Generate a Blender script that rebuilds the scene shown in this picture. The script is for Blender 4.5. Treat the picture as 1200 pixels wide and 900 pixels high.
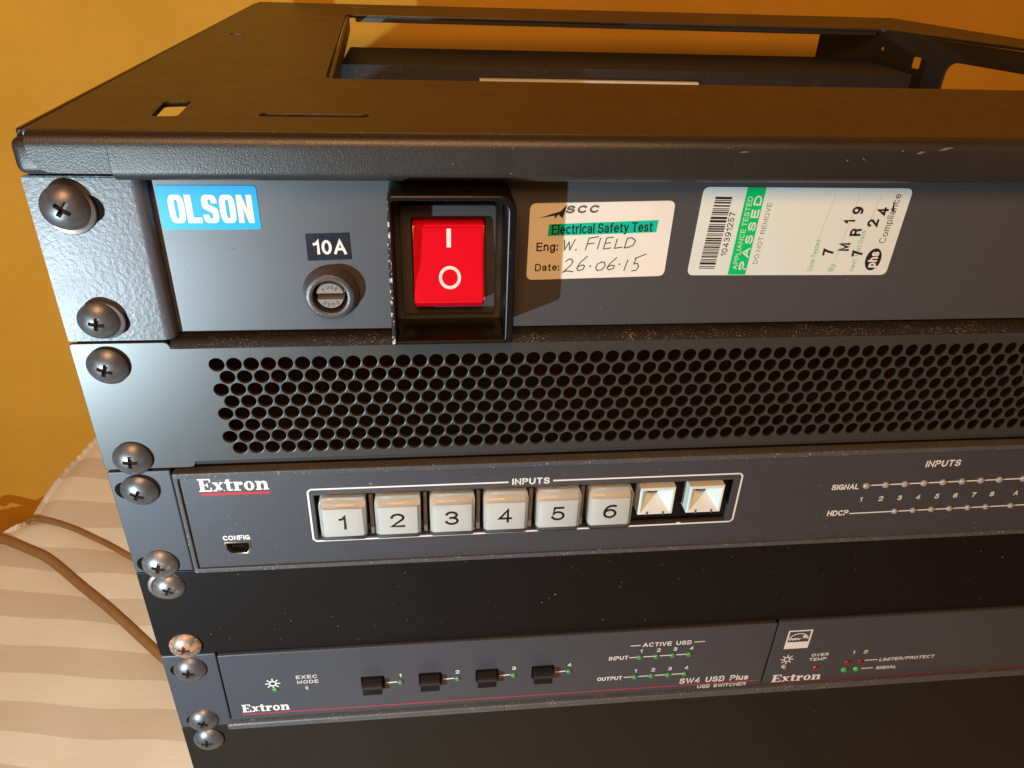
import bpy, bmesh, math, random
from mathutils import Vector, Matrix
random.seed(7)
for o in list(bpy.data.objects): bpy.data.objects.remove(o)
SC = bpy.context.scene
COL = SC.collection
S = 0.001                      # all sizes below are millimetres: X right, Y into the rack, Z up

# ------------------------------------------------------------------ camera
cam_d = bpy.data.cameras.new('camera'); cam = bpy.data.objects.new('camera', cam_d); COL.objects.link(cam)
fw = Vector((0.10486086, 0.8529094, -0.51141936)); rt = Vector((0.99419523, -0.10236036, 0.03313924)); up = Vector((0.0240843, 0.51192569, 0.85869205))
M = Matrix((rt, up, -fw)).transposed().to_4x4(); M.translation = Vector((103.408, -207.959, 61.877)) * S
cam.matrix_world = M
cam_d.sensor_width = 36; cam_d.lens = 36 * 904.98 / 1200; cam_d.clip_start = 0.01; cam_d.clip_end = 20
SC.camera = cam

# ------------------------------------------------------------------ world and lamps
W = bpy.data.worlds.new('World'); SC.world = W; W.use_nodes = True
bg = W.node_tree.nodes['Background']; bg.inputs[0].default_value = (1.0, 0.42, 0.16, 1); bg.inputs[1].default_value = 0.13
def lamp(name, kind, loc, power, color, target=None, size=None, radius=None):
    d = bpy.data.lights.new(name, kind); o = bpy.data.objects.new(name, d); COL.objects.link(o)
    d.energy = power; d.color = color; o.location = Vector(loc) * S
    if size: d.size = size * S
    if radius: d.shadow_soft_size = radius * S
    if target is not None:
        o.rotation_euler = (Vector(target) - Vector(loc)).to_track_quat('-Z', 'Y').to_euler()
    return o
lamp('torch_light', 'POINT', (-128, -250, -148), 7.0, (0.74, 0.93, 1.0), radius=4.0)
lamp('ceiling_light', 'AREA', (0, -1000, 780), 15.5, (1.0, 0.48, 0.18), target=(120, 100, -50), size=460)
SC.view_settings.view_transform = 'Standard'; SC.view_settings.look = 'None'
SC.view_settings.exposure = 0.0; SC.view_settings.gamma = 1.0
SC.render.engine = 'CYCLES'

# ------------------------------------------------------------------ materials
def nd(nt, kind, **kw):
    n = nt.nodes.new(kind)
    for k, v in kw.items():
        if k in n.inputs: n.inputs[k].default_value = v
        else: setattr(n, k, v)
    return n
def mat(name, col, rough=0.5, metal=0.0, spec=0.5, bump=0.0, bscale=900.0, bdist=0.0002, var=0.0, vscale=60.0,
        speck=0.0, speck_col=(0.5, 0.5, 0.52), sscale=2500.0, coat=0.0, aniso=None, trans=0.0, ior=1.45, rvar=0.0, rust=0.0):
    m = bpy.data.materials.new(name); m.use_nodes = True; nt = m.node_tree; L = nt.links
    b = nt.nodes['Principled BSDF']
    b.inputs['Base Color'].default_value = (*col, 1); b.inputs['Roughness'].default_value = rough
    b.inputs['Metallic'].default_value = metal; b.inputs['Specular IOR Level'].default_value = spec
    b.inputs['Coat Weight'].default_value = coat; b.inputs['Transmission Weight'].default_value = trans; b.inputs['IOR'].default_value = ior
    tc = nd(nt, 'ShaderNodeTexCoord')
    base = None
    if var or rust or speck:
        rgb = nd(nt, 'ShaderNodeRGB'); rgb.outputs[0].default_value = (*col, 1); base = rgb.outputs[0]
    if var:
        n = nd(nt, 'ShaderNodeTexNoise', Scale=vscale, Detail=6.0, Roughness=0.65); L.new(tc.outputs['Object'], n.inputs['Vector'])
        mr = nd(nt, 'ShaderNodeMapRange'); mr.inputs[1].default_value = 0.3; mr.inputs[2].default_value = 0.7
        mr.inputs[3].default_value = 1 - var; mr.inputs[4].default_value = 1 + var; L.new(n.outputs[0], mr.inputs[0])
        mx = nd(nt, 'ShaderNodeVectorMath', operation='SCALE'); L.new(base, mx.inputs[0]); L.new(mr.outputs[0], mx.inputs['Scale'])
        base = mx.outputs[0]
    if rust:
        n = nd(nt, 'ShaderNodeTexNoise', Scale=420.0, Detail=5.0, Roughness=0.7); L.new(tc.outputs['Object'], n.inputs['Vector'])
        mr = nd(nt, 'ShaderNodeMapRange'); mr.inputs[1].default_value = 0.62 - rust * 0.25; mr.inputs[2].default_value = 0.70 - rust * 0.25; L.new(n.outputs[0], mr.inputs[0])
        mx = nd(nt, 'ShaderNodeMix', data_type='RGBA'); L.new(mr.outputs[0], mx.inputs[0]); L.new(base, mx.inputs[6]); mx.inputs[7].default_value = (0.42, 0.20, 0.10, 1)
        base = mx.outputs[2]
        iv = nd(nt, 'ShaderNodeMath', operation='MULTIPLY_ADD'); L.new(mr.outputs[0], iv.inputs[0]); iv.inputs[1].default_value = -0.7; iv.inputs[2].default_value = metal
        L.new(iv.outputs[0], b.inputs['Metallic'])
    if speck:
        n = nd(nt, 'ShaderNodeTexNoise', Scale=sscale, Detail=2.0, Roughness=0.6); L.new(tc.outputs['Object'], n.inputs['Vector'])
        n2 = nd(nt, 'ShaderNodeTexNoise', Scale=sscale / 14, Detail=3.0, Roughness=0.6); L.new(tc.outputs['Object'], n2.inputs['Vector'])
        ad = nd(nt, 'ShaderNodeMath', operation='MULTIPLY_ADD'); L.new(n2.outputs[0], ad.inputs[0]); ad.inputs[1].default_value = 0.35; L.new(n.outputs[0], ad.inputs[2])
        mr = nd(nt, 'ShaderNodeMapRange'); mr.inputs[1].default_value = 0.90 - speck * 0.2; mr.inputs[2].default_value = 0.97 - speck * 0.2; L.new(ad.outputs[0], mr.inputs[0])
        mx = nd(nt, 'ShaderNodeMix', data_type='RGBA'); L.new(mr.outputs[0], mx.inputs[0]); L.new(base, mx.inputs[6]); mx.inputs[7].default_value = (*speck_col, 1)
        base = mx.outputs[2]
    if base is not None: L.new(base, b.inputs['Base Color'])
    if rvar:
        n = nd(nt, 'ShaderNodeTexNoise', Scale=90.0, Detail=5.0, Roughness=0.7); L.new(tc.outputs['Object'], n.inputs['Vector'])
        mr = nd(nt, 'ShaderNodeMapRange'); mr.inputs[3].default_value = rough - rvar; mr.inputs[4].default_value = rough + rvar; L.new(n.outputs[0], mr.inputs[0])
        L.new(mr.outputs[0], b.inputs['Roughness'])
    if bump:
        n = nd(nt, 'ShaderNodeTexNoise', Scale=bscale, Detail=3.0, Roughness=0.55); L.new(tc.outputs['Object'], n.inputs['Vector'])
        bp = nd(nt, 'ShaderNodeBump', Strength=bump, Distance=bdist); L.new(n.outputs[0], bp.inputs['Height']); L.new(bp.outputs[0], b.inputs['Normal'])
    return m
M_frame  = mat('black_textured_frame_paint', (0.032, 0.033, 0.034), 0.40, metal=0.35, spec=1.0, bump=0.45, bscale=2600, bdist=0.00018, var=0.15, vscale=25, speck=0.10, speck_col=(0.20, 0.17, 0.14), rvar=0.08)
M_pdu    = mat('grey_satin_panel_paint', (0.074, 0.083, 0.098), 0.42, metal=0.25, spec=1.0, bump=0.20, bscale=2600, bdist=0.0001, speck=0.08, speck_col=(0.3, 0.3, 0.3), rvar=0.03)
M_ear    = mat('grey_orange_peel_paint', (0.085, 0.095, 0.112), 0.43, metal=0.15, spec=0.8, bump=0.45, bscale=750, bdist=0.0003, rvar=0.05)
M_vent   = mat('charcoal_vent_paint', (0.070, 0.075, 0.079), 0.40, metal=0.5, spec=1.0, bump=0.18, bscale=3000, bdist=0.0001, rvar=0.03)
M_sw     = mat('slate_speckled_panel_paint', (0.060, 0.066, 0.082), 0.45, metal=0.25, spec=0.9, bump=0.5, bscale=2600, bdist=0.00015, speck=0.30, speck_col=(0.14, 0.15, 0.165), sscale=2600, rvar=0.04)
M_swear  = mat('slate_ear_paint', (0.062, 0.071, 0.091), 0.45, metal=0.25, spec=0.9, bump=0.2, bscale=2500, bdist=0.0001)
M_rim    = mat('worn_rim_paint', (0.07, 0.075, 0.085), 0.42, spec=0.5, bump=0.3, bscale=2500, bdist=0.0001, speck=0.45, speck_col=(0.26, 0.27, 0.28), sscale=1500)
M_blank  = mat('black_blank_panel_paint', (0.006, 0.0055, 0.006), 0.55, spec=0.25, bump=0.2, bscale=3000, bdist=0.0001, speck=0.0, speck_col=(0.25, 0.23, 0.2), sscale=1300, rvar=0.05)
M_blank2 = mat('charcoal_blank_panel_paint', (0.015, 0.013, 0.011), 0.6, spec=0.25, bump=0.2, bscale=3000, bdist=0.0001, speck=0.0, speck_col=(0.2, 0.18, 0.15), sscale=1300)
M_dust   = mat('dusty_black_metal', (0.016, 0.014, 0.012), 0.75, spec=0.25, bump=0.8, bscale=1800, bdist=0.0004, speck=0.45, speck_col=(0.24, 0.19, 0.15), sscale=2300)
M_inner  = mat('dark_inner_metal', (0.020, 0.017, 0.015), 0.6, spec=0.3)
M_cross  = mat('grey_inner_chassis', (0.026, 0.028, 0.034), 0.6, spec=0.3, bump=0.5, bscale=1500, bdist=0.0002, speck=0.2, speck_col=(0.2, 0.2, 0.21), sscale=1500)
M_black  = mat('black_plastic', (0.012, 0.012, 0.013), 0.30, spec=0.5, bump=0.1, bscale=1200, bdist=0.0001, rvar=0.08)
M_bezel  = mat('dark_grey_plastic', (0.050, 0.052, 0.056), 0.45, spec=0.5, bump=0.4, bscale=2500, bdist=0.0001)
M_worn   = mat('worn_black_edge', (0.02, 0.02, 0.021), 0.4, spec=0.5, speck=1.0, speck_col=(0.55, 0.57, 0.58), sscale=700)
M_shroud = mat('black_shroud_plastic', (0.006, 0.006, 0.006), 0.33, spec=0.4, bump=0.12, bscale=900, bdist=0.0001, speck=0.06, speck_col=(0.3, 0.3, 0.3), sscale=1600, rvar=0.08)
M_red    = mat('red_rocker_plastic', (0.62, 0.002, 0.016), 0.24, spec=0.5, coat=0.3)
M_fuse   = mat('grey_fuse_plastic', (0.055, 0.055, 0.057), 0.36, spec=0.8, bump=0.5, bscale=2200, bdist=0.0002, var=0.2, vscale=900)
M_cap2   = mat('grey_fuse_cap_plastic', (0.20, 0.20, 0.20), 0.45, spec=0.6, bump=0.4, bscale=2200, bdist=0.0002)
M_screw  = mat('dark_zinc_screw', (0.12, 0.125, 0.135), 0.37, metal=0.6, bump=0.15, bscale=900, bdist=0.0001, var=0.25, vscale=400, rvar=0.08)
M_screwr = mat('rusty_screw_steel', (0.22, 0.215, 0.21), 0.40, metal=0.6, bump=0.3, bscale=900, bdist=0.0001, var=0.2, vscale=400, rust=0.55)
M_screwm = mat('slightly_rusty_screw_steel', (0.16, 0.165, 0.17), 0.37, metal=0.6, bump=0.2, bscale=900, bdist=0.0001, var=0.2, vscale=400, rust=0.12)
M_washer = mat('bright_washer_steel', (0.30, 0.30, 0.31), 0.35, metal=0.9, bump=0.1, bscale=900, bdist=0.0001, rust=0.1)
M_chass  = mat('dark_chassis_steel', (0.007, 0.006, 0.006), 0.7, spec=0.2)
M_hole   = mat('hole_black', (0.004, 0.004, 0.004), 0.8, spec=0.1)
M_paper  = mat('white_label_paper', (0.72, 0.76, 0.73), 0.42, spec=0.4, bump=0.3, bscale=260, bdist=0.0003, var=0.03, vscale=70)
M_vinyl  = mat('white_label_vinyl', (0.64, 0.74, 0.74), 0.35, spec=0.4, bump=0.2, bscale=200, bdist=0.0003, var=0.02, vscale=70)
M_blue   = mat('sky_blue_vinyl', (0.008, 0.40, 0.80), 0.35, spec=0.4, bump=0.1, bscale=300, bdist=0.0003)
M_logow  = mat('white_logo_print', (0.72, 0.74, 0.66), 0.4, spec=0.4)
M_tapeb  = mat('navy_black_tape', (0.014, 0.015, 0.028), 0.3, spec=0.5, bump=0.3, bscale=500, bdist=0.0002, var=0.3, vscale=300)
M_white  = mat('white_screen_print', (0.72, 0.72, 0.72), 0.5, spec=0.3)
M_whited = mat('dull_white_screen_print', (0.50, 0.50, 0.50), 0.5, spec=0.3)
M_ink    = mat('black_ink', (0.02, 0.02, 0.022), 0.5, spec=0.3)
M_grayi  = mat('grey_ink', (0.10, 0.10, 0.105), 0.5, spec=0.3)
M_navy   = mat('navy_ink', (0.02, 0.03, 0.07), 0.5, spec=0.3)
M_teal   = mat('teal_print', (0.0, 0.52, 0.36), 0.45, spec=0.3)
M_green  = mat('green_print', (0.0, 0.55, 0.16), 0.42, spec=0.3)
M_greent = mat('pale_green_ink', (0.20, 0.56, 0.31), 0.5, spec=0.3)
M_dgreen = mat('dark_green_ink', (0.13, 0.28, 0.18), 0.5, spec=0.3)
M_line   = mat('faint_rule_ink', (0.50, 0.54, 0.50), 0.5, spec=0.3)
M_redp   = mat('red_print', (0.50, 0.035, 0.045), 0.5, spec=0.3)
M_redd   = mat('dull_red_print', (0.27, 0.02, 0.035), 0.5, spec=0.3)
M_cap    = mat('clear_button_plastic', (0.95, 0.96, 0.93), 0.06, spec=0.5, trans=1.0, ior=1.46)
M_capw   = mat('white_button_insert', (0.88, 0.96, 1.0), 0.4, spec=0.4)
M_hous   = mat('white_button_housing', (0.62, 0.72, 0.74), 0.4, spec=0.4)
M_body   = mat('grey_white_button_body', (0.60, 0.64, 0.62), 0.4, spec=0.4)
M_divid  = mat('grey_divider', (0.12, 0.11, 0.10), 0.6)
M_usb    = mat('usb_socket_metal', (0.55, 0.48, 0.38), 0.3, metal=1.0)
M_clear  = mat('clear_lens', (0.30, 0.30, 0.30), 0.12, spec=0.7)
M_glens  = mat('green_lens', (0.06, 0.24, 0.08), 0.12, spec=0.7)
M_glens2 = mat('bright_green_lens', (0.06, 0.34, 0.10), 0.12, spec=0.7)
M_rlens  = mat('red_lens', (0.22, 0.015, 0.015), 0.12, spec=0.7)
M_wall   = mat('warm_plaster_wall', (0.60, 0.35, 0.042), 0.8, spec=0.2, bump=0.4, bscale=260, bdist=0.0008, var=0.08, vscale=9)

# striped satin fabric
def fabric():
    m = bpy.data.materials.new('striped_satin_fabric'); m.use_nodes = True; nt = m.node_tree; L = nt.links; b = nt.nodes['Principled BSDF']
    tc = nd(nt, 'ShaderNodeTexCoord'); sp = nd(nt, 'ShaderNodeSeparateXYZ'); L.new(tc.outputs['Object'], sp.inputs[0])
    nz = nd(nt, 'ShaderNodeTexNoise', Scale=6.0, Detail=1.0); L.new(tc.outputs['Object'], nz.inputs['Vector'])
    a = nd(nt, 'ShaderNodeMath', operation='MULTIPLY_ADD'); L.new(sp.outputs[0], a.inputs[0]); a.inputs[1].default_value = 0.10; L.new(sp.outputs[1], a.inputs[2])
    a2 = nd(nt, 'ShaderNodeMath', operation='MULTIPLY_ADD'); L.new(nz.outputs[0], a2.inputs[0]); a2.inputs[1].default_value = 0.018; L.new(a.outputs[0], a2.inputs[2])
    ml = nd(nt, 'ShaderNodeMath', operation='MULTIPLY_ADD'); ml.inputs[2].default_value = -0.21; L.new(a2.outputs[0], ml.inputs[0]); ml.inputs[1].default_value = 1 / 0.0360
    fr = nd(nt, 'ShaderNodeMath', operation='FRACT'); L.new(ml.outputs[0], fr.inputs[0])
    pp = nd(nt, 'ShaderNodeMath', operation='PINGPONG'); L.new(fr.outputs[0], pp.inputs[0]); pp.inputs[1].default_value = 0.5
    mr = nd(nt, 'ShaderNodeMapRange'); mr.inputs[1].default_value = 0.243; mr.inputs[2].default_value = 0.257; L.new(pp.outputs[0], mr.inputs[0])
    mx = nd(nt, 'ShaderNodeMix', data_type='RGBA'); L.new(mr.outputs[0], mx.inputs[0]); mx.inputs[6].default_value = (0.66, 0.61, 0.47, 1); mx.inputs[7].default_value = (0.53, 0.455, 0.33, 1)
    nb = nd(nt, 'ShaderNodeTexNoise', Scale=45.0, Detail=5.0, Roughness=0.6); L.new(tc.outputs['Object'], nb.inputs['Vector'])
    mb = nd(nt, 'ShaderNodeMapRange'); mb.inputs[3].default_value = 0.93; mb.inputs[4].default_value = 1.06; L.new(nb.outputs[0], mb.inputs[0])
    vs = nd(nt, 'ShaderNodeVectorMath', operation='SCALE'); L.new(mx.outputs[2], vs.inputs[0]); L.new(mb.outputs[0], vs.inputs['Scale'])
    mp = nd(nt, 'ShaderNodeMapping'); mp.inputs['Scale'].default_value = (30, 900, 60); L.new(tc.outputs['Object'], mp.inputs['Vector'])
    nt2 = nd(nt, 'ShaderNodeTexNoise', Scale=1.0, Detail=3.0); L.new(mp.outputs[0], nt2.inputs['Vector'])
    mt = nd(nt, 'ShaderNodeMapRange'); mt.inputs[1].default_value = 0.3; mt.inputs[2].default_value = 0.7; mt.inputs[3].default_value = 0.975; mt.inputs[4].default_value = 1.02; L.new(nt2.outputs[0], mt.inputs[0])
    vs2 = nd(nt, 'ShaderNodeVectorMath', operation='SCALE'); L.new(vs.outputs[0], vs2.inputs[0]); L.new(mt.outputs[0], vs2.inputs['Scale'])
    L.new(vs2.outputs[0], b.inputs['Base Color'])
    r2 = nd(nt, 'ShaderNodeMapRange'); L.new(mr.outputs[0], r2.inputs[0]); r2.inputs[3].default_value = 0.38; r2.inputs[4].default_value = 0.62; L.new(r2.outputs[0], b.inputs['Roughness'])
    b.inputs['Sheen Weight'].default_value = 0.3
    wv = nd(nt, 'ShaderNodeTexNoise', Scale=1400.0, Detail=2.0); L.new(tc.outputs['Object'], wv.inputs['Vector'])
    bp = nd(nt, 'ShaderNodeBump', Strength=0.25, Distance=0.0001); L.new(wv.outputs[0], bp.inputs['Height']); L.new(bp.outputs[0], b.inputs['Normal'])
    return m
M_fabric = fabric()
M_pipe = mat('bronze_piping_fabric', (0.26, 0.14, 0.05), 0.5, spec=0.4, bump=0.5, bscale=1500, bdist=0.0003, var=0.12, vscale=120)

# ------------------------------------------------------------------ object helpers
def tag(o, label=None, cat=None, group=None, kind=None):
    if label: o['label'] = label
    if cat: o['category'] = cat
    if group: o['group'] = group
    if kind: o['kind'] = kind
    return o
class H:                        # origin bookkeeping: parts carry coordinates relative to their thing
    pass
def thing(name, label, cat, loc=(0, 0, 0), group=None):
    o = bpy.data.objects.new(name, None); COL.objects.link(o); o.location = Vector(loc) * S; o.empty_display_size = 0.01
    return tag(o, label, cat, group)
def origin(p):
    v = Vector((0, 0, 0))
    while p is not None: v = v + p.location; p = p.parent
    return v
def link(name, me, m, parent=None, sharp=35, smooth=True, label=None):
    """me: bmesh or mesh in world millimetres -> object in metres relative to its parent"""
    if isinstance(me, bmesh.types.BMesh):
        b = me; me = bpy.data.meshes.new(name); b.to_mesh(me); b.free()
    org = origin(parent) if parent is not None else Vector((0, 0, 0))
    T = Matrix.Translation(-org) @ Matrix.Scale(S, 4)
    me.transform(T)
    if smooth:
        me.polygons.foreach_set('use_smooth', [True] * len(me.polygons))
        me.set_sharp_from_angle(angle=math.radians(sharp))
    me.materials.clear(); me.materials.append(m)
    o = bpy.data.objects.new(name, me); COL.objects.link(o)
    if parent is not None: o.parent = parent
    if label: o['label'] = label
    return o
def box_bm(b, x0, x1, y0, y1, z0, z1, bev=0.0, seg=2):
    r = bmesh.ops.create_cube(b, size=1.0)
    vs = r['verts']
    for v in vs:
        v.co = Vector(((x0 + x1) / 2 + v.co.x * (x1 - x0), (y0 + y1) / 2 + v.co.y * (y1 - y0), (z0 + z1) / 2 + v.co.z * (z1 - z0)))
    if bev:
        es = list({e for v in vs for e in v.link_edges})
        bmesh.ops.bevel(b, geom=es, offset=bev, segments=seg, profile=0.5, affect='EDGES')
def box(name, x0, x1, y0, y1, z0, z1, m, parent=None, bev=0.0, **k):
    b = bmesh.new(); box_bm(b, x0, x1, y0, y1, z0, z1, bev); return link(name, b, m, parent, **k)
def rrect(x0, x1, z0, z1, r=0, n=6, rs=None):
    rs = rs or (r, r, r, r)   # bl, br, tr, tl
    P = []
    for (cx, cz, a0, rr) in ((x0, z0, 180, rs[0]), (x1, z0, 270, rs[1]), (x1, z1, 0, rs[2]), (x0, z1, 90, rs[3])):
        if rr <= 0: P.append((cx, cz)); continue
        ox = cx + (rr if cx == x0 else -rr); oz = cz + (rr if cz == z0 else -rr)
        for i in range(n + 1):
            a = math.radians(a0 + 90 * i / n); P.append((ox + rr * math.cos(a), oz + rr * math.sin(a)))
    return P
def circ(cx, cz, r, n=20, sx=1.0):
    return [(cx + sx * r * math.cos(2 * math.pi * i / n), cz + r * math.sin(2 * math.pi * i / n)) for i in range(n)]
def curve_mesh(loops, thick=0.0, bevel=0.0):
    c = bpy.data.curves.new('c', 'CURVE'); c.dimensions = '2D'; c.fill_mode = 'BOTH'
    c.extrude = max(thick / 2 - bevel, 0); c.bevel_depth = bevel; c.bevel_resolution = 1; c.offset = -bevel
    for lp in loops:
        s = c.splines.new('POLY'); s.points.add(len(lp) - 1)
        for i, p in enumerate(lp): s.points[i].co = (p[0], p[1], 0, 1)
        s.use_cyclic_u = True
    o = bpy.data.objects.new('c', c); COL.objects.link(o)
    me = bpy.data.meshes.new_from_object(o.evaluated_get(bpy.context.evaluated_depsgraph_get()))
    bpy.data.objects.remove(o); bpy.data.curves.remove(c)
    return me
FRONT = Matrix(((1, 0, 0, 0), (0, 0, -1, 0), (0, 1, 0, 0), (0, 0, 0, 1)))      # (u, v, w) -> (X=u, Y=-w, Z=v)
def plate_mesh(loops, y_front, thick, bevel=0.0):
    me = curve_mesh(loops, thick, bevel)
    me.transform(Matrix.Translation((0, y_front + thick / 2, 0)) @ FRONT); return me
def plate(name, loops, y_front, thick, m, parent=None, bevel=0.0, **k):
    return link(name, plate_mesh(loops, y_front, thick, bevel), m, parent, **k)
def flat_bm(polys, y, step=0.004):
    """flat printed shapes on a front face, each polygon a hair in front of the last so that none coincide"""
    b = bmesh.new()
    for i, P in enumerate(polys):
        vs = [b.verts.new((p[0], y - step * (i % 5), p[1])) for p in P]
        f = b.faces.new(vs)
        if f.calc_area() > 0:
            f.normal_update()
            if f.normal.y > 0: f.normal_flip()
    return b
def flat(name, polys, y, m, parent=None, **k): return link(name, flat_bm(polys, y), m, parent, smooth=False, **k)
def flat_loops(name, loops, y, m, parent=None, **k):
    me = curve_mesh(loops); me.transform(Matrix.Translation((0, y, 0)) @ FRONT); return link(name, me, m, parent, smooth=False, **k)
# (lettering helper further down)
def line(x0, z0, x1, z1, w):
    d = Vector((x1 - x0, z1 - z0)); n = Vector((-d.y, d.x)).normalized() * (w / 2)
    return [(x0 - n.x, z0 - n.y), (x1 - n.x, z1 - n.y), (x1 + n.x, z1 + n.y), (x0 + n.x, z0 + n.y)]
def stroke_polys(pts, w, closed=False):
    out = []
    for i in range(len(pts) - 1): out.append(line(*pts[i], *pts[i + 1], w))
    for p in pts[1:-1]: out.append(circ(p[0], p[1], w / 2, 8))
    return out
def lathe_bm(b, prof, cx, cz, n=32, yoff=0.0, close=False):
    """prof: (radius, y) pairs, revolved about the axis along Y"""
    rings = []
    for r, y in prof:
        if r < 1e-6: rings.append([b.verts.new((cx, y + yoff, cz))])
        else: rings.append([b.verts.new((cx + r * math.cos(2 * math.pi * i / n), y + yoff, cz + r * math.sin(2 * math.pi * i / n))) for i in range(n)])
    for a, c in zip(rings, rings[1:]):
        for i in range(n):
            j = (i + 1) % n
            if len(a) == 1: b.faces.new((a[0], c[j], c[i]))
            elif len(c) == 1: b.faces.new((a[i], a[j], c[0]))
            else: b.faces.new((a[i], a[j], c[j], c[i]))
    bmesh.ops.recalc_face_normals(b, faces=b.faces)
def extrude_profile(prof, x0, x1, b=None):
    """prof: closed (y, z) polygon swept along X"""
    b = b or bmesh.new()
    A = [b.verts.new((x0, p[0], p[1])) for p in prof]; B = [b.verts.new((x1, p[0], p[1])) for p in prof]
    n = len(prof)
    for i in range(n): b.faces.new((A[i], A[(i + 1) % n], B[(i + 1) % n], B[i]))
    b.faces.new(A); b.faces.new(B[::-1]); bmesh.ops.recalc_face_normals(b, faces=b.faces); return b
def sheet_profile(center, t):
    """thicken an open (y, z) polyline into a closed outline"""
    n = len(center); L, R = [], []
    for i, p in enumerate(center):
        a = Vector(center[max(i - 1, 0)]); c = Vector(center[min(i + 1, n - 1)]); d = (c - a).normalized(); nn = Vector((-d.y, d.x)) * t / 2
        L.append((p[0] + nn.x, p[1] + nn.y)); R.append((p[0] - nn.x, p[1] - nn.y))
    return L + R[::-1]
def arc(cy, cz, r, a0, a1, n=8):
    return [(cy + r * math.cos(math.radians(a0 + (a1 - a0) * i / n)), cz + r * math.sin(math.radians(a0 + (a1 - a0) * i / n))) for i in range(n + 1)]

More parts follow.
